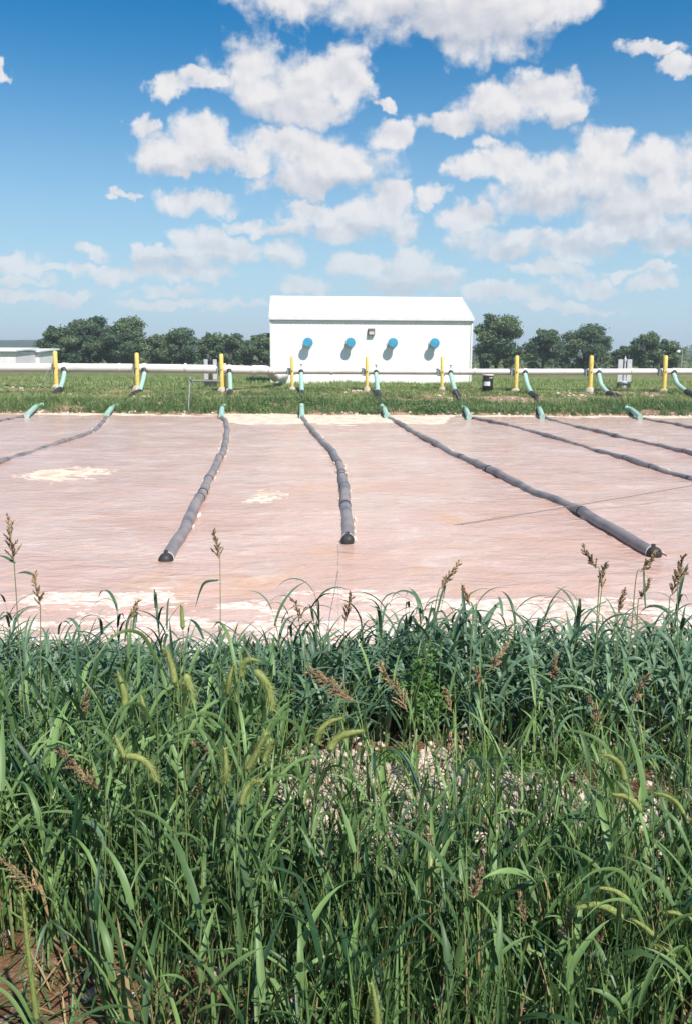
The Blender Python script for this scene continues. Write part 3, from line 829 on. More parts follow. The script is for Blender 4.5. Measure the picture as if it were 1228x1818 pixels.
for pts, rings, capd, lab, sd in TUBES:
    r_ = random.Random(sd)
    W3 = [atz(x, y, .035) for x, y in pts]
    P = even(spline(W3, 10), .09)
    root = empty('floating_tube', (P[-1].x, P[-1].y, 0), lab, 'tube', 'floating air tubes on the pond')
    o = root.location
    far_t = not capd
    r0 = .080 if far_t else .092; zb = .004 if far_t else .030
    rad, Q = [], []
    seg = .78 + r_.random()*.2; acc = 0.0
    for i, p in enumerate(P):
        if i: acc += (P[i]-P[i-1]).length
        ph = (acc / seg) % 1.0
        k = 1 - .05*math.exp(-((ph-.5)/.07)**2) + .03*math.sin(acc*5.1+sd)
        rad.append(r0*k)
        Q.append(Vector((p.x + .012*math.sin(acc*1.7+sd), p.y, zb + .022*math.sin(acc*.9+sd*2) + .010*math.sin(acc*3.7))) - o)
    MB().tube(Q, rad, 16).build('tube_skin', M['tube'], root, smooth=True)
    Lc = np.r_[0, np.cumsum([(Q[i+1]-Q[i]).length for i in range(len(Q)-1)])]
    def ring(i, rr=1.10, w=.02, mat='strap', name='strap_ring'):
        i = min(len(Q)-2, max(1, i)); d = (Q[i+1]-Q[i-1]).normalized()
        MB().tube([Q[i]-d*w, Q[i]-d*w*.6, Q[i]+d*w*.6, Q[i]+d*w], [r0*rr*.96, r0*rr, r0*rr, r0*rr*.96], 16).build(name, M[mat], root, smooth=True)
    used = []
    for (x, y) in rings:
        w_ = atz(x, y, .05) - o; i = min(range(len(Q)), key=lambda k: (Q[k]-w_).length); ring(i); used.append(i)
    s = seg*.5
    while s < Lc[-1] and not rings:
        i = int(np.searchsorted(Lc, s)); ring(i, 1.06); s += seg*2
    if capd:
        d = (Q[-1]-Q[-3]).normalized(); e = Q[-1]
        cp = MB().tube([e - d*.02, e + d*.05, e + d*.09, e + d*.115, e + d*.125], [r0*1.06, r0*1.05, r0*.85, r0*.5, r0*.1], 16).build('end_cap', M['black'], root, smooth=True)
        MB().tube([e - d*.035, e - d*.012], r0*1.13, 16).build('clamp_ring', M['clampw'], cp, smooth=True)
        k = e + Vector((0, 0, r0*1.02)) - d*.02
        MB().box(k.x-.022, k.x+.022, k.y-.022, k.y+.022, k.z, k.z+.03).build('clamp_screw', M['iron'], cp)

# foam streaks trailing beside the near tubes are part of the drifting scum
mb = MB()
for pts in (TUBES[2][0], TUBES[3][0], TUBES[4][0], TUBES[5][0], TUBES[1][0]):
    P = even(spline([atz(x, y, 0) for x, y in pts], 8), .5)
    for i, p in enumerate(P[2:]):
        if random.random() < .66: continue
        sd = random.choice((-1, 1, 1)); off = random.uniform(.10, .14)
        raft(mb, p.x + sd*off, p.y, random.uniform(.012, .035), random.uniform(.05, .22), random.uniform(.003, .014), 10, 4000+i)
tag(mb.build('foam_fringe', M['foam'], smooth=True), 'thin froth clinging to the sides of the floating tubes', 'foam', kind='stuff')

# ------------------------------------------------------------------ cable and ropes
def line(name, pts, r, mat, label, cat, group=None, sag=0.0, n=14):
    P = [Vector(p) for p in pts]
    if len(P) == 2:
        a, b_ = P; P = [a.lerp(b_, k/n) - Vector((0, 0, sag*4*(k/n)*(1-k/n))) for k in range(n+1)]
    else: P = spline(P, 8)
    root = P[0].copy()
    me = MB().tube([p - root for p in P], r, 6)
    o = me.build(name, M[mat], smooth=True); o.location = root
    tag(o, label, cat, group)
ca = atz(705, 948, -.06); cb = at(1228, 862, 15.6); cc = at(1500, 812, 16.8)
line('steel_cable', [ca, ca.lerp(cb, .5) + Vector((0, 0, -.015)), cb, cc], .0075, 'cable', 'dark taut cable rising out of the water across the long tube', 'cable')
line('tether_line', [at(601, 1120, 6.9), atz(600, 1010, .01), atz(603, 962, .05), ], .003, 'rope', 'hair thin line tied to the ringed tube', 'rope')
ROPES = [(95, 640, 44, 736, 'thin pale rope slanting from the shed side post to the water'),
         (395, 688, 394, 728, 'thin rope hanging from the doubled posts to a teal sleeve'),
         (536, 706, 536, 730, 'thin rope over the grass before the pipe elbow'),
         (806, 690, 831, 737, 'thin rope beside the slanting hose near the drum'),
         (668, 705, 680, 732, 'thin rope running down the grass mid building'),
         (1053, 640, 1108, 726, 'thin rope from the post by the pale panels down the bank')]
for (x0, y0, x1, y1, lab) in ROPES:
    a = at(x0, y0, YPOST - .15 if y0 < 660 else YP - 2.9); b_ = at(x1, y1, 40.3)
    line('tether_rope', [a, b_], .010, 'rope', lab, 'rope', 'ropes between posts and sleeves', sag=.03)

# ------------------------------------------------------------------ rail by the water
def rail():
    b = at(335, 737, 39.75); gz = float(ground_z(b.x, 39.75)); t_ = at(338, 668, 39.9)
    root = empty('pipe_rail', (b.x, 39.75, gz), 'thin grey upright pipe with a rail reaching back to the posts', 'rail')
    o = root.location
    MB().tube([Vector((0, 0, -.3)), Vector((0, 0, .02)), t_ - o], .035, 10).build('upright', M['galv'], root, smooth=True)
    e = at(391, 676.5, YP - .3); s0 = t_ - o - Vector((0, 0, .20))
    MB().tube([s0, (s0 + e - o)*.5, e - o], .045, 10).build('rail_bar', M['galv'], root, smooth=True)
    MB().tube([s0 - Vector((0, 0, .05)), s0 + Vector((0, 0, .05))], .055, 10).build('fitting', M['iron'], root, smooth=True)
rail()

# ------------------------------------------------------------------ drum
def drum():
    b = at(864.5, 693, 46.0); gz = float(ground_z(b.x, 46.0)); H = at(864.5, 664.5, 46.0).z - gz
    root = empty('drum', (b.x, 46.0, gz), 'black steel drum with a white lid and pale sticker', 'drum')
    r = .285
    MB().lathe([(r*.97, -.03), (r, .0), (r, H*.30), (r*1.035, H*.32), (r*1.035, H*.345), (r, H*.365), (r, H*.63), (r*1.035, H*.65), (r*1.035, H*.675), (r, H*.695), (r, H*.93)], 28).build('shell', M['drum'], root, smooth=True)
    MB().lathe([(r*1.05, H*.925), (r*1.06, H*.94), (r*1.06, H*.98), (r*1.0, H), (r*.9, H*.985), (r*.1, H*.985)], 28).build('lid', M['drumlid'], root, smooth=True)
    vs, fs = [], []
    for k in range(9):
        a = R(-150 + k*9.5)
        for z in (H*.36, H*.60): vs.append((math.cos(a)*(r+.004), math.sin(a)*(r+.004), z))
    fs = [(2*k, 2*k+2, 2*k+3, 2*k+1) for k in range(8)]
    MB().add(vs, fs).build('sticker', M['paper'], root)
    for k, a in enumerate((-78, -66, -57, -48)):
        a = R(a); MB().lathe([(.028, 0), (.02, .004)], 7, Matrix.Translation((math.cos(a)*r, math.sin(a)*r, H*(.82 if k % 2 else .80))) @ Matrix.Rotation(a, 4, 'Z') @ Matrix.Rotation(R(90), 4, 'Y')).build('scuff', M['paper'], root)
drum()

# ------------------------------------------------------------------ valve stands, lamp, sheds
def valve_stand(px, x0, x1, top, Y, label, wide):
    b = at(px, 672, Y); gz = float(ground_z(b.x, Y))
    root = empty('valve_stand', (b.x, Y, gz), label, 'valve stand')
    T = at(px, top, Y).z - gz; hw = (x1-x0)*Y/FPX/2
    for s in (-1, 1):
        w = hw*.30*wide
        MB().box(s*hw*.72-w, s*hw*.72+w, -.04, .04, .42, T).build('panel', M['panel'], root, bevel=.01)
        MB().tube([(s*hw*.72, .06, -.1), (s*hw*.72, .06, T-.05)], .025, 8).build('leg', M['iron'], root)
    MB().lathe([(.20, -.1), (.20, .18), (.14, .2), (.14, .32), (.2, .34), (.2, .42), (.09, .46), (.05, T-.15), (.075, T-.13), (.075, T+.05), (.035, T+.10), (.035, T+.2)], 14).build('valve_body', M['iron'] if wide < 1.2 else M['panel'], root, smooth=True)
    MB().box(-hw*.95, hw*.95, -.16, .16, .02, .34).build('housing', M['iron'], root, bevel=.02)
valve_stand(374.5, 364, 386, 638, 51.0, 'pair of grey panels with a dark valve between, behind the thick pipe', 1.0)
valve_stand(1107, 1096, 1118, 638, 51.0, 'pair of pale panels round a post behind the thinner pipe', 1.25)

def lamp():
    Y = 80; b = at(1208, 655, Y); gz = float(ground_z(b.x, Y)); T = at(1208, 622, Y).z - gz
    root = empty('lamp_post', (b.x, Y, gz), 'thin grey lamp pole with a white head among far trees', 'lamp')
    MB().tube([(0, 0, -.1), (0, 0, T)], [.06, .04], 10).build('pole', M['galv'], root, smooth=True)
    MB().tube([(0, 0, T-.1), (-.15, 0, T+.02), (-.32, 0, T-.02)], .03, 8).build('arm', M['galv'], root, smooth=True)
    MB().lathe([(.03, .12), (.10, .08), (.19, -.04), (.17, -.12), (.05, -.16)], 14, Matrix.Translation((-.36, 0, T-.08))).build('head', M['paper'], root, smooth=True)
lamp()

def shed(x0, x1, top, Y, label, mat, tan=False):
    a = at(x0, 660, Y); b = at(x1, 660, Y); gz = float(ground_z((a.x+b.x)/2, Y)); H = at(x1, top, Y).z - gz; L = b.x - a.x; D = 6
    root = empty('storage_shed', (a.x, Y, gz), label, 'shed')
    MB().box(0, L, 0, D, -.2, H-.3).build('wall', mat, root)
    MB().add([(-.25, -.4, H-.32), (L+.25, -.4, H-.32), (L+.25, D+.4, H-.02), (-.25, D+.4, H-.02),
              (-.25, -.4, H-.16), (L+.25, -.4, H-.16), (L+.25, D+.4, H+.14), (-.25, D+.4, H+.14)],
             [(0,3,2,1),(4,5,6,7),(0,1,5,4),(1,2,6,5),(2,3,7,6),(3,0,4,7)]).build('roof', M['roof'], root)
    if tan:
        d = MB().box(L*.30-.3, L*.30+.3, -.035, -.006, -.1, H*.70).build('door', M['panel'], root)
        MB().box(L*.30-.2, L*.30+.2, -.05, -.037, H*.36, H*.62).build('pane', M['dark'], d)
        MB().box(-.06, .55, -.06, -.004, -.15, H-.34).build('corner_panel', M['shedtan'], root)
    else:
        for k in range(5):
            x = L*(k+.5)/5
            MB().box(x-.7, x+.7, -.03, -.006, H*.12, H*.62).build('door', M['panel'] if k % 2 else M['shed'], root, bevel=.01)
shed(-120, 30, 618.5, 92, 'long low white shed with overhanging roof beyond the pipe', M['shed'])
shed(34, 72, 620, 98, 'pale grey and tan shed at the foot of the dark trees', M['shed'], True)

# ------------------------------------------------------------------ stones
def stone_mesh(seed, sub=1):
    bm = bmesh.new(); bmesh.ops.create_icosphere(bm, subdivisions=sub, radius=1)
    r_ = random.Random(seed); pl = [(Vector((r_.gauss(0,1), r_.gauss(0,1), r_.gauss(0,1))).normalized(), r_.uniform(.55, .9)) for _ in range(7)]
    for v in bm.verts:
        for n_, d_ in pl:
            k = v.co.dot(n_)
            if k > d_: v.co -= n_*(k-d_)
        v.co *= r_.uniform(.93, 1.07)
    me = bpy.data.meshes.new('stone'); bm.to_mesh(me); bm.free(); me.materials.append(M['stone']); return me
SM = [stone_mesh(i) for i in range(8)]
def stone_spot(r_):
    for _ in range(99):
        y = r_.uniform(2.05, 3.95); x = r_.uniform(-1.6, 2.0)
        ok = 1.0 if (y > 2.65 and x > -.45 and y < 3.7 and x < 1.15 + .3*math.sin(y*7)) else (.22 if x > -.2 else .008)
        if r_.random() < ok: return x, y
    return 0.4, 3.2
rs = random.Random(11)
for i in range(280):
    x, y = stone_spot(rs); s = rs.choice((.022, .025, .028, .032, .036, .045))
    o = bpy.data.objects.new('stone', SM[i % 8]); COL.objects.link(o); o.parent = ground
    o.location = (x, y, float(ground_z(x, y)) + s*.22)
    o.scale = (s*rs.uniform(.9, 1.4), s*rs.uniform(.8, 1.2), s*rs.uniform(.55, .8))
    o.rotation_euler = (rs.uniform(-.4, .4), rs.uniform(-.4, .4), rs.uniform(0, 6.28))
def scatter_stones(name, n, spot, smin, smax, label):
    vs, fs = [], []; base = [(np.array([v.co for v in m.vertices]), [tuple(p.vertices) for p in m.polygons]) for m in SM]
    tot = 0; r_ = random.Random(n)
    V, F = [], []
    for i in range(n):
        x, y = spot(r_); s = r_.uniform(smin, smax); v, f = base[i % 8]; a = r_.uniform(0, 6.28)
        rot = np.array([[math.cos(a), -math.sin(a), 0], [math.sin(a), math.cos(a), 0], [0, 0, 1]])
        w = (v*np.array([s*1.2, s, s*.7])) @ rot.T + np.array([x, y, float(ground_z(x, y)) + s*.2])
        V.append(w); F.append(np.array(f) + tot); tot += len(v)
    o = link(name, fast_mesh(name, np.concatenate(V), np.concatenate(F)), M['stone'])
    tag(o, label, 'gravel', kind='stuff')
scatter_stones('gravel', 5200, stone_spot, .007, .022, 'small pale limestone gravel on the near bank')
def far_spot(r_):
    c = r_.choice([(30,697,40,4),(130,708,30,6),(230,690,45,6),(265,705,40,6),(330,676,30,3),(640,700,35,6),(800,707,25,4),(880,708,30,5),(960,708,45,6),(1000,703,40,4),(1140,713,40,4),(1180,706,25,4)])
    p = atz(c[0] + r_.gauss(0, 1)*c[2]*.7, c[1] + r_.gauss(0, 1)*c[3]*.6, .66)
    return p.x, min(47.5, max(41, p.y))
def shore_spot(r_):
    x = r_.uniform(-19, 20); return x, 39.25 + r_.uniform(-.15, .3)
scatter_stones('rubble', 420, far_spot, .05, .13, 'pale rubble on bare soil of the far bank')
scatter_stones('shore_rubble', 260, shore_spot, .03, .11, 'pale rocks edging the far waterline')

# ------------------------------------------------------------------ grass
def blades(root, az, tilt, bend, length, width, segs=7, fold=.30, power=1.3, base_w=.55, tipp=2.2, twist=None, tint=None):
    n = len(root)
    s = np.linspace(0, 1, segs+1)
    th = tilt[:, None] + bend[:, None]*s[None]**power
    ds = (length/segs)[:, None]
    dr = np.sin(th)*ds; dz = np.cos(th)*ds
    r = np.concatenate([np.zeros((n, 1)), np.cumsum((dr[:, :-1]+dr[:, 1:])/2, 1)], 1)
    z = np.concatenate([np.zeros((n, 1)), np.cumsum((dz[:, :-1]+dz[:, 1:])/2, 1)], 1)
    ca, sa = np.cos(az)[:, None], np.sin(az)[:, None]
    P = np.stack([root[:, 0:1]+r*ca, root[:, 1:2]+r*sa, root[:, 2:3]+z], -1)
    side = np.stack([-sa*np.ones_like(th), ca*np.ones_like(th), np.zeros_like(th)], -1)
    nor = np.stack([-np.cos(th)*ca, -np.cos(th)*sa, np.sin(th)], -1)
    if twist is not None:
        tw = twist[:, None]*s[None]
        side, nor = side*np.cos(tw)[..., None] + nor*np.sin(tw)[..., None], nor*np.cos(tw)[..., None] - side*np.sin(tw)[..., None]
    wprof = (base_w + (1-base_w)*np.clip(s*3.0, 0, 1)) * np.clip(1 - s**tipp, .02, 1)
    hw = (width[:, None]*wprof[None]*.5)[..., None]
    Lf = P - side*hw + nor*hw*fold; Rt = P + side*hw + nor*hw*fold
    V = np.stack([Lf, P, Rt], 2).reshape(-1, 3)
    k = 3*(segs+1)
    b = (np.arange(n)*k)[:, None]; i = np.arange(segs)[None]*3
    q1 = np.stack([b+i, b+i+1, b+i+4, b+i+3], -1); q2 = np.stack([b+i+1, b+i+2, b+i+5, b+i+4], -1)
    F = np.concatenate([q1.reshape(-1, 4), q2.reshape(-1, 4)])
    T = np.repeat(tint if tint is not None else np.full(n, .5), k)
    return V, F, T

def merge(parts):
    V, F, T, o = [], [], [], 0
    for v, f, t in parts: V.append(v); F.append(f + o); T.append(t); o += len(v)
    return np.concatenate(V), np.concatenate(F), np.concatenate(T)

def grass_plants(x, y, H, lean_az, lean, nleaf, llen, lwid, r_, tint, tilt=(12, 38), bend=(15, 95), stemr=.0022, zlo=.12, segs=7):
    """culms with leaves set alternately up the stem"""
    n = len(x); gz = ground_z(x, y)
    root = np.stack([x, y, gz-.01], -1)
    V = []
    st = blades(root, lean_az, lean*.4, lean*.9, H, np.full(n, stemr*2), 5, 1.2, 1.2, 1.0, 9, tint=np.full(n, 1.1))
    st2 = blades(root, lean_az+1.57, np.zeros(n), np.zeros(n), H*.001, np.full(n, .0001), 1, tint=tint)
    V.append(st)
    for k in range(nleaf):
        f = zlo + (1-zlo)*(k + r_.random(n)*.8)/nleaf
        f = np.clip(f, 0, .98)
        # where along the leaning culm
        th = lean*.4 + lean*.9*f*.5
        rr = np.sin(th)*H*f; zz = np.cos(th)*H*f
        p = root + np.stack([rr*np.cos(lean_az), rr*np.sin(lean_az), zz], -1)
        az = lean_az + k*math.pi + r_.normal(size=n)*.7
        L = llen*r_.uniform(.6, 1.2, n)*(1.05 - .35*f)
        V.append(blades(p, az, np.radians(r_.uniform(*tilt, n)), np.radians(r_.uniform(*bend, n)), L, lwid*r_.uniform(.65, 1.25, n), segs, .35,
                        r_.uniform(1.0, 1.8), .6, 2.0, r_.normal(size=n)*.5, np.clip(tint + r_.normal(size=n)*.16, 0, 1)))
    return merge(V)

def sample(n, dens, x0, x1, y0, y1, r_):
    X, Y_ = [], []
    while len(X) < n:
        x = r_.uniform(x0, x1, 4000); y = r_.uniform(y0, y1, 4000)
        k = r_.random(4000) < dens(x, y)
        X += list(x[k]); Y_ += list(y[k])
    return np.array(X[:n]), np.array(Y_[:n])

inview = lambda x, y, m: (np.abs(x) < .42*y + m)
# --- tall foreground grass
r_ = np.random.default_rng(21)
def d_fore(x, y):
    d = .25 + .9*np.clip(fbm(x*1.6+3, y*1.6, 3)*2-.5, 0, 1)
    clear = np.exp(-((y-3.15)/.38)**2) * np.clip((x+.35)/.3, 0, 1) * np.clip((1.35-x)/.3, .25, 1)           # gravel gap
    soil = np.exp(-(((x+.75)/.40)**2 + ((y-2.02)/.24)**2))                     # bare corner
    soil = np.maximum(soil, .95*(y < 2.22)*np.clip((-.42-x)/.15, 0, 1)*(x > -1.3))
    soil2 = np.exp(-(((x+.22)/.18)**2 + ((y-1.98)/.12)**2))
    lowr = np.where((x > .1) & (y < 2.25), .7, 1)*np.where((x > -.3) & (y > 2.6), .35, 1)
    return np.clip(d*(1-.93*clear)*(1-.95*soil)*(1-.8*soil2)*lowr*inview(x, y, 1.5), 0, 1)
x, y = sample(1230, d_fore, -3.4, 3.6, 1.78, 3.55, r_)
H = np.where(x < -.2, r_.uniform(.26, .58, len(x)), r_.uniform(.18, .42, len(x)))
H *= np.where((x > -.1) & (y > 2.4), .75, 1)
tall = r_.random(len(x)) < .06
H = np.where(tall, H*1.5, H)
parts = [grass_plants(x, y, H, r_.uniform(0, 6.28, len(x)), np.abs(r_.normal(size=len(x)))*.22, 5, np.clip(H*.68, .15, .33), np.full(len(x), .020), r_,
                      np.clip(.15+.55*fbm(x*2, y*2, 2)+r_.normal(size=len(x))*.26, 0, 1), tilt=(8, 42), bend=(5, 85))]
# upright basal blades in tufts
cx, cy = sample(395, d_fore, -3.4, 3.6, 1.75, 3.5, r_)
i = np.repeat(np.arange(len(cx)), 13); n = len(i)
bx = cx[i] + r_.normal(size=n)*.035; by = cy[i] + r_.normal(size=n)*.035
tt = np.clip(.3+.6*r_.random(len(cx)), 0, 1)[i] + r_.normal(size=n)*.12
tt = np.where(r_.random(n) < .06, 1.5, np.clip(tt, 0, 1))
parts.append(blades(np.stack([bx, by, ground_z(bx, by)-.01], -1), r_.uniform(0, 6.28, n), np.radians(np.abs(r_.normal(size=n))*12), np.radians(np.abs(r_.normal(size=n))*24),
                    r_.uniform(.2, .5, n)*np.where(bx > -.2, .82, 1), r_.uniform(.006, .014, n), 7, .35, 1.6, .7, 2.4, r_.normal(size=n)*.5, tt))
# radiating tufts and thin culms standing in the gravel
tx = np.array([.02, .30, .42, .55, .78, 1.0, 1.25, 1.5, .15, 1.1, .65, 1.7, -.2, .9])
ty = np.array([2.75, 2.72, 2.86, 3.1, 2.75, 2.95, 2.8, 3.0, 3.1, 3.3, 2.65, 2.8, 2.8, 2.7])
i = np.repeat(np.arange(len(tx)), 24); n = len(i)
bx = tx[i] + r_.normal(size=n)*.03; by = ty[i] + r_.normal(size=n)*.03
parts.append(blades(np.stack([bx, by, ground_z(bx, by)-.01], -1), r_.uniform(0, 6.28, n), np.radians(np.abs(r_.normal(size=n))*20), np.radians(np.abs(r_.normal(size=n))*38),
                    r_.uniform(.2, .48, n), r_.uniform(.006, .013, n), 7, .35, 1.5, .7, 2.3, r_.normal(size=n)*.5, np.clip(r_.normal(.65, .2, n), 0, 1)))
cx2, cy2 = sample(70, lambda x, y: (x > -.3)*inview(x, y, .3)*1.0, -.3, 2.0, 2.2, 3.4, r_)
parts.append(grass_plants(cx2, cy2, r_.uniform(.35, .68, 70), r_.uniform(0, 6.28, 70), np.abs(r_.normal(size=70))*.25, 4, np.full(70, .22), np.full(70, .012), r_, np.clip(r_.normal(.7, .2, 70), 0, 1), tilt=(8, 40), bend=(5, 70)))
# thin upright blades rising past the lower edge of the view
cx3, cy3 = sample(95, lambda x, y: (.4 + .6*np.clip((x+.3)/.4, 0, 1))*(x > -.35), -.35, 1.25, 1.72, 2.3, r_)
i = np.repeat(np.arange(len(cx3)), 12); n = len(i)
bx = cx3[i] + r_.normal(size=n)*.03; by = cy3[i] + r_.normal(size=n)*.03
parts.append(blades(np.stack([bx, by, ground_z(bx, by)-.01], -1), r_.uniform(0, 6.28, n), np.radians(np.abs(r_.normal(size=n))*8), np.radians(np.abs(r_.normal(size=n))*16),
                    r_.uniform(.18, .46, n), r_.uniform(.005, .0095, n), 6, .35, 1.5, .75, 2.6, r_.normal(size=n)*.4, np.where(r_.random(n) < .06, 1.5, np.clip(r_.normal(.5, .25, n), 0, 1))))
# low litter of short and lying blades over the soil
n = 5200
lx, ly = sample(n, lambda x, y: np.clip(.35+0*x, 0, 1)*inview(x, y, 1.5), -3.4, 3.6, 1.6, 3.6, r_)
parts.append(blades(np.stack([lx, ly, ground_z(lx, ly)], -1), r_.uniform(0, 6.28, n), np.radians(r_.uniform(20, 80, n)), np.radians(r_.uniform(0, 50, n)),
                    r_.uniform(.06, .22, n), r_.uniform(.004, .010, n), 4, .3, 1.3, tint=np.where(r_.random(n) < .3, 1.5, r_.random(n)*.6)))
v, f, t = merge(parts)
o = link('tall_grass', fast_mesh('tall_grass', v, f, t, True), M['grass'])
tag(o, 'tall green grass crowding the near bank', 'grass', kind='stuff')

# --- broad leaved grass along the near waterline
r_ = np.random.default_rng(22)
def d_band(x, y):
    front = 3.62 + .14*np.sin(x*2.1+1) + np.where(x < -.5, -.75*np.clip((-.5-x)/.5, 0, 1), 0)
    return np.clip((y > front)*(.35 + .9*fbm(x*1.3+9, y*1.3, 2))*inview(x, y, 1.8), 0, 1)
x, y = sample(1780, d_band, -4.6, 4.8, 2.6, 5.3, r_)
H = (.15 + .25*r_.random(len(x)))*(1 + .34*np.clip((x-.3)/1.6, -.35, 1))*(.82 + .5*fbm(x*1.7, y*.9+4, 2))
H *= np.interp(x, [-2.4, -1.7, -.9, -.2, .3], [1.0, .95, .74, .84, 1])
tn = np.clip(.25+.6*fbm(x*1.1+5, y*1.1, 2)+r_.normal(size=len(x))*.15, 0, 1)
parts = [grass_plants(x, y, H, r_.uniform(0, 6.28, len(x)), np.abs(r_.normal(size=len(x)))*.2, 6, np.full(len(x), .40), np.full(len(x), .025), r_, tn,
                      tilt=(12, 42), bend=(40, 140), stemr=.003, zlo=.10, segs=8)]
tx = r_.uniform(-3.3, 3.5, 84); ty = r_.uniform(3.9, 4.7, 84)
parts.append(grass_plants(tx, ty, r_.uniform(.45, .68, 84), r_.uniform(0, 6.28, 84), np.abs(r_.normal(size=84))*.2, 5, np.full(84, .36), np.full(84, .019), r_,
                          np.clip(r_.normal(.35, .2, 84), 0, 1), tilt=(6, 35), bend=(70, 150), stemr=.003, zlo=.45, segs=9))
v, f, t = merge(parts)
o = link('broad_grass', fast_mesh('broad_grass', v, f, t, True), M['band'])
tag(o, 'dense bluish broad leaved grass band along the near waterline', 'grass', kind='stuff')

# --- small leafy weeds on the gravel edge
def weeds(name, spots, n, size, label, seed):
    r2 = np.random.default_rng(seed); C, O = [], []
    for (px, py, Y, rx, ry, rz) in spots:
        c = at(px, py, Y); d = r2.normal(size=(n, 3)); d /= np.linalg.norm(d, axis=1)[:, None]
        p = np.array(c) + d*(r2.random(n)**.4)[:, None]*np.array([rx, ry, rz])
        gz = ground_z(p[:, 0], p[:, 1]); p[:, 2] = np.maximum(p[:, 2], gz + .01 + r2.random(n)*.03)
        C.append(p); O.append(d*.5 + np.array([0, 0, .6]))
    C = np.concatenate(C); O = np.concatenate(O)
    v, f = leaf_quads(C, size, r2, outward=O)
    link_o = link(name, fast_mesh(name, v, f, np.repeat(np.clip(r2.normal(.5, .25, len(C)), 0, 1), 4)), M['weed'])
    tag(link_o, label, 'weeds', kind='stuff')
weeds('ground_cover', [(880,1352,3.55,.22,.12,.05),(960,1358,3.5,.25,.12,.06),(1010,1335,3.6,.15,.1,.07),(850,1340,3.6,.1,.08,.06),(1130,1345,3.6,.15,.1,.05),(700,1350,3.6,.12,.1,.04)], 420, .014, 'bright green small leaved weeds spreading over the gravel edge', 31)
weeds('leafy_weed', [(752,1180,3.75,.07,.06,.12),(735,1215,3.7,.08,.06,.10),(770,1240,3.7,.07,.06,.10),(742,1260,3.68,.06,.05,.08)], 130, .016, 'light green leafy weed climbing through the broad grass', 32)
weeds('corner_weed', [(110,1600,2.5,.22,.15,.08),(60,1560,2.6,.2,.15,.10),(250,1680,2.3,.15,.12,.07),(200,1480,2.7,.2,.15,.10)], 260, .013, 'dark low weeds under the tall grass by bare soil', 33)

# --- far bank grass
r_ = np.random.default_rng(23)
def d_far(x, y):
    m = fbm(x*.5+2, y*.9, 4)
    lowb = np.clip((42.8-y)/1.0, 0, 1)
    d = np.where(y < 43, .55 + .5*lowb, np.clip(m*4.6-1.45, 0.02, 1))
    bare = 0*x
    for (px, py, rx, ry) in ((30,699,2.0,.7),(130,708,1.3,.7),(225,694,1.9,1.0),(270,706,1.6,.6),(640,700,.9,.8),(800,708,.8,.4),(960,708,2.8,.7),(880,706,1.2,.6),(1150,713,1.8,.5),(910,690,1.5,.5)):
        p = atz(px, py, .66); bare = np.maximum(bare, np.exp(-(((x-p.x)/rx)**2 + ((y-p.y)/ry)**2)))
    return np.clip(d*(1-1.0*bare), 0, 1)
cx, cy = sample(15000, d_far, -22, 24, 39.35, 49, r_)
i = np.repeat(np.arange(len(cx)), 9); n = len(i)
bx = cx[i] + r_.normal(size=n)*.07; by = np.maximum(39.34, cy[i] + r_.normal(size=n)*.07)
k = fbm(bx*.6+3, by*.6, 3)
hh = np.where(by < 42.4, .38, .17)*(.45+1.1*k)*r_.uniform(.6, 1.3, n)
tt = np.clip(np.where(by < 42.0, .34, .60) + 1.1*(fbm(bx*.45, by*.45+8, 3)-.5) + .25*r_.normal(size=len(cx))[i]*.7 + r_.normal(size=n)*.08, 0, 1)
parts = [blades(np.stack([bx, by, ground_z(bx, by)-.01], -1), r_.uniform(0, 6.28, n), np.radians(np.abs(r_.normal(size=n))*24), np.radians(r_.uniform(10, 80, n)),
                hh, r_.uniform(.012, .028, n), 3, .3, 1.2, .8, 2.2, None, tt)]
v, f, t = merge(parts)
o = link('bank_grass', fast_mesh('bank_grass', v, f, t), M['far'])
tag(o, 'low green grass and weeds covering the far bank', 'grass', kind='stuff')
def bank_weeds():
    r3 = np.random.default_rng(77); C, O, T = [], [], []
    for k in range(430):
        x = r3.uniform(-21, 23); y = 39.5 + abs(r3.normal())*1.2 if k % 3 else r3.uniform(41, 47.5)
        if d_far(np.array([x]), np.array([y]))[0] < .3: continue
        w = r3.uniform(.12, .45); h = r3.uniform(.12, .34)*(1.25 if y < 41.5 else .75); n = int(260*w)
        d = r3.normal(size=(n, 3)); d /= np.linalg.norm(d, axis=1)[:, None]; d[:, 2] = np.abs(d[:, 2])
        p = d*(r3.random(n)**.4)[:, None]*np.array([w, w*.8, h]) + np.array([x, y, 0])
        p[:, 2] += ground_z(p[:, 0], p[:, 1])
        C.append(p); O.append(d*.7); T.append(np.full(n, np.clip(r3.normal(.35, .28), 0, 1)))
    C, O, T = np.concatenate(C), np.concatenate(O), np.concatenate(T)
    v, f = leaf_quads(C, .05, r3, outward=O)
    o = link('bank_weeds', fast_mesh('bank_weeds', v, f, np.repeat(np.clip(T + r3.normal(size=len(T))*.12, 0, 1), 4)), M['far'])
    tag(o, 'clumpy leafy weeds dotted over the far bank', 'weeds', kind='stuff')
bank_weeds()
cx, cy = sample(9000, lambda x, y: np.clip(fbm(x*.25, y*.25, 3)*2.2-.45, .15, 1), -27, 30, 49, 66, r_)
i = np.repeat(np.arange(len(cx)), 4); n = len(i)
bx = cx[i] + r_.normal(size=n)*.12; by = cy[i] + r_.normal(size=n)*.12
ok = ~((bx > -5.6) & (bx < 8.8) & (by > 56.3) & (by < 66)); bx, by = bx[ok], by[ok]; n = len(bx)
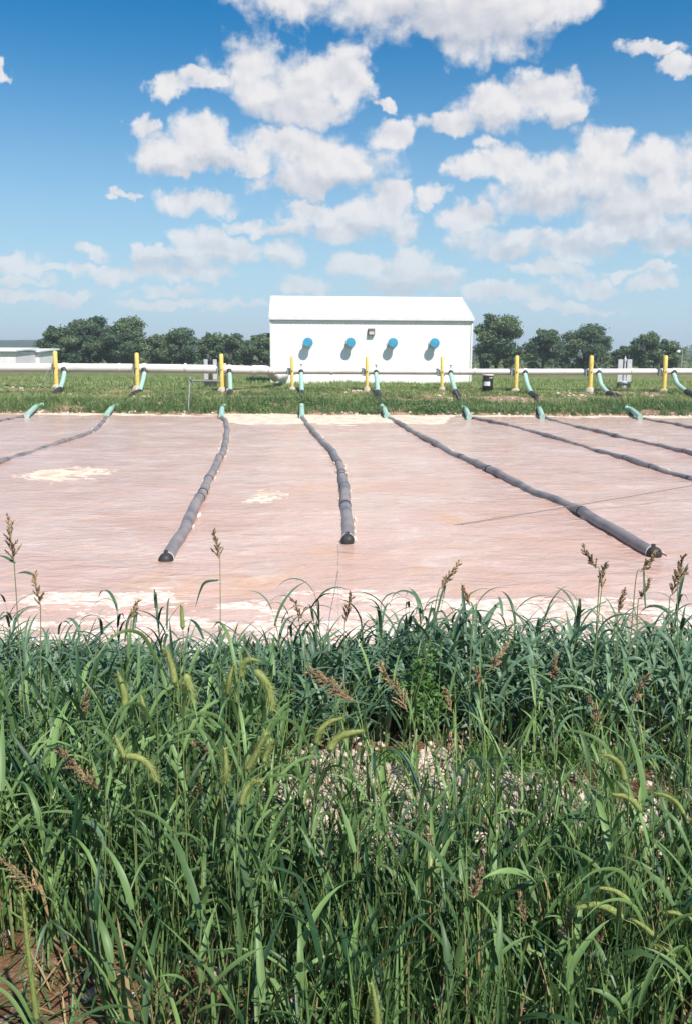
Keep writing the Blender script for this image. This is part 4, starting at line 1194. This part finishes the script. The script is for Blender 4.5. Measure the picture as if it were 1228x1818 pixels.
v, f, t = merge([blades(np.stack([bx, by, ground_z(bx, by)-.01], -1), r_.uniform(0, 6.28, n), np.radians(np.abs(r_.normal(size=n))*24), np.radians(r_.uniform(10, 70, n)),
                r_.uniform(.12, .34, n), r_.uniform(.02, .045, n), 2, .3, 1.2, .8, 2.2, None, np.clip(r_.normal(.65, .2, n), 0, 1))])
o = link('field_grass', fast_mesh('field_grass', v, f, t), M['far'])
tag(o, 'field grass behind the pipe and around the building', 'grass', kind='stuff')

# ------------------------------------------------------------------ seed headed stalks
def path_blade(pts, w, r_, tint):
    """a leaf following a drawn midline"""
    P = spline(pts, 6); n = len(P); vs, fs = [], []
    for i, p in enumerate(P):
        T = (P[min(n-1, i+1)] - P[max(0, i-1)]).normalized()
        sd = T.cross(Vector((0.25, -1, .15))).normalized()
        s = i/(n-1); hw = w*.5*(.6+.4*min(1, s*4))*max(.03, 1-s**2.2)
        up = T.cross(sd)
        vs += [p - sd*hw + up*hw*.3, p, p + sd*hw + up*hw*.3]
    for i in range(n-1):
        b = 3*i; fs += [(b, b+1, b+4, b+3), (b+1, b+2, b+5, b+4)]
    return np.array([tuple(v) for v in vs]), np.array(fs), np.full(len(vs), tint)

def tri_mesh(V):
    V = np.array(V).reshape(-1, 3); return V, np.arange(len(V)).reshape(-1, 3)

def stalk_root(base, Y, dx, dy):
    x, y = base.x + dx, Y + dy
    return Vector((x, y, float(ground_z(x, y))))

def foxtail(pxs, Y, label, seed, wid=.0095, dx=None, group='nodding foxtail heads', tint=.55):
    """pxs: pixels along the head from its base to its tip"""
    r2 = np.random.default_rng(seed)
    Hd = [at(x, y, Y + r2.normal()*.004) for x, y in pxs]
    b = Hd[0]
    if dx is None: dx = (b.x - Hd[-1].x)*.6 + r2.normal()*.05
    rt = stalk_root(b, Y, dx, r2.normal()*.04)
    root = empty('foxtail_stalk', rt, label, 'grass stalk', group)
    d0 = (Hd[1] - Hd[0]).normalized()
    neck = b - d0*.05
    st = spline([Vector((0, 0, -.02)), (neck-rt)*.45 + Vector((dx*-.12, 0, .02)), neck - rt, b - rt], 7)
    vs, fs = tube_geo(st, [.0021*(1-.45*i/(len(st)-1)) for i in range(len(st))], 5)
    link('stem', fast_mesh('stem', vs, fs, np.full(len(vs), .45), True), M['stem'], root)
    P = even(spline([h - rt for h in Hd], 10), .0022); n = len(P)
    # core
    rad = [wid*.55*min(1, (i+1)/5)*(1 - .55*(i/(n-1))**2.5) for i in range(n)]
    vs, fs = tube_geo(P, rad, 8)
    head = link('seed_head', fast_mesh('seed_head', vs, fs, np.full(len(vs), tint*.7), True), M['fox'], root)
    tris, tn = [], []
    for i, p in enumerate(P):
        T = (P[min(n-1, i+1)] - P[max(0, i-1)]).normalized()
        for k in range(14):
            q = Vector(r2.normal(size=3)); q = (q - T*q.dot(T)).normalized()
            rr = rad[i]
            if k < 6:      # spikelet
                a = p + q*rr*.75; dd = (q*.7 + T*.8).normalized(); s = T.cross(q)
                tris += [a - s*.0011, a + s*.0011, a + dd*.0034]
            else:          # bristle
                a = p + q*rr*.7; dd = (q + T*r2.uniform(.2, 1.1)).normalized(); s = T.cross(q)
                tris += [a - s*.0005, a + s*.0005, a + dd*wid*r2.uniform(.7, 1.35)]
            tn += [min(1, max(0, tint + r2.normal()*.22))]*3
    V, F = tri_mesh([tuple(t) for t in tris])
    link('bristles', fast_mesh('bristles', V, F, np.array(tn)), M['fox'], head)
    L = (neck - rt).length
    for k in range(0 if seed == 105 else 2 + seed % 2):
        f = .30 + .24*k; p = st[int(f*(len(st)-1))]; a = r2.uniform(0, 6.28); l = r2.uniform(.16, .26)
        q = [p, p + Vector((math.cos(a)*l*.3, math.sin(a)*l*.3, l*.5)), p + Vector((math.cos(a)*l*.7, math.sin(a)*l*.7, l*.62)), p + Vector((math.cos(a)*l*1.05, math.sin(a)*l*1.05, l*.42))]
        v, f_, t = path_blade(q, .011, r2, r2.uniform(.4, .9)); link('leaf', fast_mesh('leaf', v, f_, t, True), M['grass'], root)

def panicle(pxs, Y, label, seed, spread=.028, dx=None, group='brown seed panicles', tint=.45, leaf=True, leafpx=None, dens=1.0, stemr=.0023):
    r2 = np.random.default_rng(seed)
    Hd = [at(x, y, Y + r2.normal()*.005) for x, y in pxs]
    b = Hd[0]
    if dx is None: dx = (b.x - Hd[-1].x)*.8 + r2.normal()*.05
    rt = stalk_root(b, Y, dx, r2.normal()*.05)
    root = empty('panicle_stalk', rt, label, 'grass stalk', group)
    d0 = (Hd[1] - Hd[0]).normalized()
    st = spline([Vector((0, 0, -.02)), (b-rt)*.5 + Vector((dx*-.10, 0, .015)), b - rt - d0*.04, b - rt], 8)
    vs, fs = tube_geo(st, [stemr*max(1, Y/2.4)*(1-.55*i/(len(st)-1)) for i in range(len(st))], 5)
    link('stem', fast_mesh('stem', vs, fs, np.full(len(vs), .6), True), M['stem'], root)
    P = spline([h - rt for h in Hd], 10); n = len(P); Lh = sum((P[i+1]-P[i]).length for i in range(n-1))
    rach = MB().tube(P, [.0013*(1-.6*i/(n-1)) for i in range(n)], 4)
    head = link('seed_head', fast_mesh('seed_head', np.array(rach.v), rach.f, np.full(len(rach.v), .6), True), M['seed'], root)
    V, T_ = [], []
    nb = int(20*dens)
    for k in range(nb):
        f = (k + .3)/nb; p = P[min(n-1, int(f*(n-1)))]; i = min(n-2, max(1, int(f*(n-1))))
        T = (P[i+1]-P[i-1]).normalized(); q = Vector(r2.normal(size=3)); q = (q - T*q.dot(T)).normalized()
        bl = Lh*.34*(1-.62*f)*r2.uniform(.7, 1.2); bl = min(bl, spread*2)
        dd = (T*1.1 + q*r2.uniform(.45, .95)).normalized()
        m = max(5, int(bl/.0030)); tb = r2.normal()*.18
        for j in range(m):
            c = p + dd*bl*(j+.6)/m + Vector((0, 0, -.002*(j/m)**2)) + Vector(r2.normal(size=3))*.0009
            w = (dd + Vector(r2.normal(size=3))*.45).normalized(); s = w.cross(Vector(r2.normal(size=3))).normalized(); u = w.cross(s)
            kk = 1.8*max(1.0, Y/2.4); L_ = .0030*r2.uniform(.8, 1.3)*kk; h = .00125*kk
            A, B, C_, D_, E = c - w*L_*.6, c + w*L_*1.2, c + s*h, c - s*h*.5 + u*h*.87, c - s*h*.5 - u*h*.87
            for tri in ((A, D_, C_), (A, E, D_), (A, C_, E), (B, C_, D_), (B, D_, E), (B, E, C_)):
                V += [tuple(z) for z in tri]
            T_ += [min(1, max(0, tint + tb + r2.normal()*.2))]*18
    VV, F = tri_mesh(V)
    link('spikelets', fast_mesh('spikelets', VV, F, np.array(T_)), M['seed'], head)
    if leaf:
        for k in range(2):
            f = .18 + .22*k; p = st[int(f*(len(st)-1))]; a = r2.uniform(0, 6.28); l = r2.uniform(.14, .22)
            q = [p, p + Vector((math.cos(a)*l*.25, math.sin(a)*l*.25, l*.5)), p + Vector((math.cos(a)*l*.6, math.sin(a)*l*.6, l*.6)), p + Vector((math.cos(a)*l*.9, math.sin(a)*l*.9, l*.3))]
            v, f_, t = path_blade(q, .014, r2, r2.uniform(.3, .8)); link('leaf', fast_mesh('leaf', v, f_, t, True), M['band'], root)
    for lp in (leafpx or []):
        q = [at(x, y_, Y + .01*k) - rt for k, (x, y_) in enumerate(lp)]
        v, f_, t = path_blade(q, .011, r2, .45); link('leaf', fast_mesh('leaf', v, f_, t, True), M['band'], root)

FOX = [
 ([(223,1260),(221,1230),(211,1197)], 2.25, 'plump pale foxtail leaning beside a slim small one over broad grass', .0100),
 ([(257,1282),(256,1258),(250,1233)], 2.35, 'slim small pale foxtail beside a plump leaning one', .0070),
 ([(312,1216),(306,1185),(295,1152)], 2.15, 'pale foxtail leaning against a crossing pair of heads', .0100),
 ([(308,1214),(322,1218),(338,1228)], 2.17, 'short sideways foxtail crossing two upright heads', .0080),
 ([(330,1196),(338,1222),(345,1250)], 2.15, 'hanging fuzzy foxtail beside a crossing sideways head', .0115),
 ([(325,1118),(324,1096),(322,1075)], 2.6, 'small upright foxtail standing up against the pink water', .0062),
 ([(224,1348),(214,1328),(206,1308)], 2.1, 'short straight foxtail joined to an arching one', .0085),
 ([(222,1342),(246,1345),(264,1358),(278,1384)], 2.1, 'arching foxtail bowed over like a hook in dense grass', .0095),
 ([(405,1234),(408,1205),(417,1178)], 2.2, 'upright narrow foxtail beside a drooping dark one', .0080),
 ([(428,1205),(432,1182),(444,1171),(458,1173)], 2.25, 'dark tipped foxtail hooked above a fat drooping one', .0085),
 ([(452,1190),(468,1205),(479,1228),(484,1258)], 2.15, 'fat drooping foxtail in front of the dark grass shade', .0115),
 ([(560,1322),(568,1298),(585,1282),(608,1275)], 2.3, 'pale foxtail curved like a sickle above the gravel', .0085),
 ([(583,1334),(598,1313),(618,1302),(645,1298)], 2.3, 'fat foxtail lying level above the gravel', .0110),
 ([(438,1368),(455,1338),(472,1303)], 2.2, 'long straight foxtail tilted beside a parallel twin', .0090),
 ([(468,1356),(474,1336),(482,1315)], 2.2, 'short foxtail parallel to a longer tilted twin', .0075),
 ([(398,1392),(402,1365),(400,1330)], 2.1, 'tall stiff greenish foxtail amid dense grass blades', .0085),
 ([(428,1432),(434,1408),(446,1392),(462,1386)], 2.1, 'olive foxtail curling over deep in the green grass', .0090),
 ([(1108,1388),(1102,1362),(1088,1346),(1070,1340)], 2.1, 'olive foxtail bowing above the gravel beyond the golden row', .0090),
 ([(1138,1442),(1124,1424),(1108,1414),(1086,1410)], 2.1, 'level olive foxtail drooping over the gravel just below another bowed one', .0090),
 ([(1215,1448),(1200,1425),(1180,1412),(1160,1408)], 2.1, 'dark foxtail bowed out above the golden row of foxtails', .0070),
 ([(1106,1632),(1082,1614),(1055,1606),(1022,1612)], 1.95, 'fat golden foxtail lying level in the shaded grass', .0115),
 ([(1122,1606),(1104,1590),(1086,1580),(1062,1576)], 1.98, 'slim golden foxtail just above a fat level one', .0085),
 ([(1168,1668),(1152,1654),(1138,1642),(1120,1632)], 1.95, 'golden foxtail slanting down between its neighbours in shade', .0085),
 ([(1214,1716),(1198,1700),(1182,1688),(1164,1676)], 1.95, 'brownish foxtail slanting lowest of the golden row', .0085),
 ([(1240,1640),(1215,1628),(1196,1620),(1176,1620)], 2.0, 'pale foxtail leaning in from outside over the golden row', .0085),
 ([(1170,1795),(1166,1775),(1158,1762),(1146,1752)], 2.05, 'small foxtail hanging low among dark stems', .0080),
 ([(668,1840),(668,1795),(660,1748)], 1.55, 'large blurred foxtail rising among the front blades', .0090),
 ([(66,1812),(52,1700),(40,1590)], 1.9, 'long dark green foxtail beside the bare soil corner', .0080),
 ([(1090,1590),(1076,1500),(1072,1470)], 2.4, 'thin upright foxtail behind the golden row', .0060),
]
for i, (p, Y, lab, w) in enumerate(FOX):
    foxtail(p, Y, lab, 100+i, 1.6*w*Y/2.05, tint=.62 if i < 17 else .5)

PAN = [
 ([(24,992),(20,960),(14,918)], 2.9, 'lone tall panicle rising against pink water beside a bent one', .03, dict(leafpx=[[(28,1000),(12,990),(-6,985)]])),
 ([(70,1072),(66,1045),(62,1018)], 3.0, 'small bent panicle hanging near the lone tall one', .022, dict(leafpx=[[(60,1020),(45,1016),(30,1018)]])),
 ([(388,990),(384,965),(380,940)], 3.1, 'slender panicle on a hair thin stalk high over the water', .022, dict(stemr=.0018, dens=.8, leafpx=[[(388,1030),(365,1034),(355,1052),(347,1080)]])),
 ([(232,1098),(238,1082),(246,1066)], 3.4, 'green panicle wrapped in folded leaves at the water edge', .02, dict(tint=.75, leafpx=[[(222,1140),(228,1100),(240,1086),(256,1098)],[(236,1120),(240,1095),(244,1090),(238,1130)]])),
 ([(536,1098),(528,1080),(519,1063)], 3.9, 'thin leaning panicle before the near foam', .018, dict(dens=.7)),
 ([(614,1102),(618,1080),(624,1053)], 3.5, 'reddish brown upright panicle before the near foam', .022, dict(tint=.3)),
 ([(784,1044),(796,1024),(815,998)], 3.6, 'panicle leaning right above long folded leaves', .026, dict(leafpx=[[(770,1110),(782,1060),(790,1040),(780,1090)],[(775,1100),(768,1080),(760,1100),(752,1120)]])),
 ([(833,1074),(828,1058),(820,1040)], 3.6, 'short panicle leaning left near folded leaves', .022, {}),
 ([(1056,1008),(1046,990),(1033,970)], 3.7, 'pale panicle leaning left in the tall group over the water', .028, {}),
 ([(1067,1044),(1069,1022),(1074,998)], 3.7, 'straight pale panicle in the tall group over the water', .026, {}),
 ([(1138,1014),(1150,998),(1166,978)], 3.6, 'panicle pointing right next to the long tube end', .028, dict(leafpx=[[(1145,1080),(1143,1040),(1142,1010),(1141,1060)]])),
 ([(1098,1086),(1102,1066),(1108,1046)], 3.6, 'full grey green panicle low among arching leaves', .024, dict(tint=.6)),
 ([(1138,1062),(1146,1046),(1152,1028)], 3.7, 'grey green panicle beside the one pointing right', .022, dict(tint=.6)),
 ([(1204,1036),(1208,1010),(1214,984)], 3.6, 'brown panicle closing the tall group over the water', .024, dict(tint=.35)),
 ([(1192,1056),(1200,1030),(1220,1012)], 3.7, 'spindly panicle with a bent dark leaf in the tall group', .02, dict(leafpx=[[(1180,1110),(1195,1090),(1215,1075),(1235,1070)]])),
 ([(628,1244),(600,1222),(575,1204),(548,1193)], 2.6, 'shaggy brown panicle lying level over the dark grass shade', .034, dict(tint=.35, dens=1.6)),
 ([(722,1262),(705,1228),(690,1205),(674,1183)], 2.5, 'long golden panicle leaning left over the dark grass shade', .026, dict(tint=.55, dens=1.3)),
 ([(868,1190),(880,1168),(902,1142)], 3.0, 'golden panicle leaning right among broad grass', .026, dict(tint=.6)),
 ([(849,1218),(847,1202),(843,1184)], 3.0, 'small tight brown panicle under a golden leaning one', .016, dict(tint=.35)),
 ([(980,1208),(984,1188),(986,1164)], 3.0, 'upright brown panicle in front of the broad grass wall', .022, dict(tint=.35)),
 ([(1062,1292),(1056,1266),(1044,1236)], 2.3, 'purplish brown panicle on a thick stem above gravel', .022, dict(tint=.22)),
 ([(1124,1250),(1136,1222),(1152,1196)], 2.5, 'brown panicle leaning right above a dark drooping leaf', .026, dict(tint=.4)),
 ([(800,1262),(794,1242),(788,1222)], 2.7, 'ragged golden panicle beside the light green weed', .024, dict(tint=.55)),
 ([(802,1338),(800,1318),(796,1300)], 2.6, 'small drooping golden panicle below the ragged one', .018, dict(tint=.5)),
 ([(175,1402),(150,1378),(125,1352),(104,1334)], 2.2, 'dark brown shaggy panicle leaning in dense grass near foxtails', .03, dict(tint=.2, dens=1.5)),
 ([(382,1338),(365,1328),(342,1320)], 2.4, 'reddish panicle lying level in dense grass', .026, dict(tint=.25, dens=1.3)),
 ([(150,1272),(152,1250),(158,1226)], 2.6, 'faint brown panicle among bluish broad leaves', .026, dict(tint=.3)),
 ([(838,1596),(846,1568),(852,1536)], 1.95, 'brown pyramid panicle standing in deep shade', .026, dict(tint=.35, dens=1.3)),
 ([(928,1640),(924,1610),(920,1585)], 2.0, 'narrow brown panicle in deep shade beside a pyramid one', .012, dict(tint=.35)),
 ([(968,1770),(972,1745),(972,1722)], 1.9, 'small tight panicle low in the dark stems', .012, dict(tint=.3)),
 ([(78,1590),(50,1565),(26,1545),(0,1526)], 2.0, 'long brown panicle reaching in over the bare soil corner', .022, dict(tint=.4, dens=1.2)),
 ([(768,1510),(764,1488),(760,1470)], 2.2, 'thin straw panicle over the gravel among upright blades', .010, dict(tint=.5)),
 ([(1012,1680),(1008,1645),(1014,1608)], 2.0, 'ragged brown panicle touching the tips of the golden foxtails', .022, dict(tint=.3)),
 ([(1062,1680),(1064,1650),(1062,1625)], 2.0, 'brown panicle under the golden foxtails', .02, dict(tint=.3)),
]
for i, (p, Y, lab, spd, kw) in enumerate(PAN):
    panicle(p, Y, lab, 300+i, spd, **kw)

# ------------------------------------------------------------------ humid air over the fields
def haze():
    o = MB().box(-1300, 1300, -66, 1290, -2.2, 24).build('haze', None)
    m = bpy.data.materials.new('humid_air'); m.use_nodes = True
    t = m.node_tree; t.nodes.clear()
    out = t.nodes.new('ShaderNodeOutputMaterial'); v = t.nodes.new('ShaderNodeVolumePrincipled')
    v.inputs['Color'].default_value = (0.86, 0.93, 1.0, 1); v.inputs['Density'].default_value = 0.00075
    v.inputs['Anisotropy'].default_value = 0.2
    t.links.new(v.outputs[0], out.inputs['Volume'])
    o.data.materials.append(m)
    tag(o, 'thin pale summer haze softening the far trees', 'haze', kind='stuff')
haze()
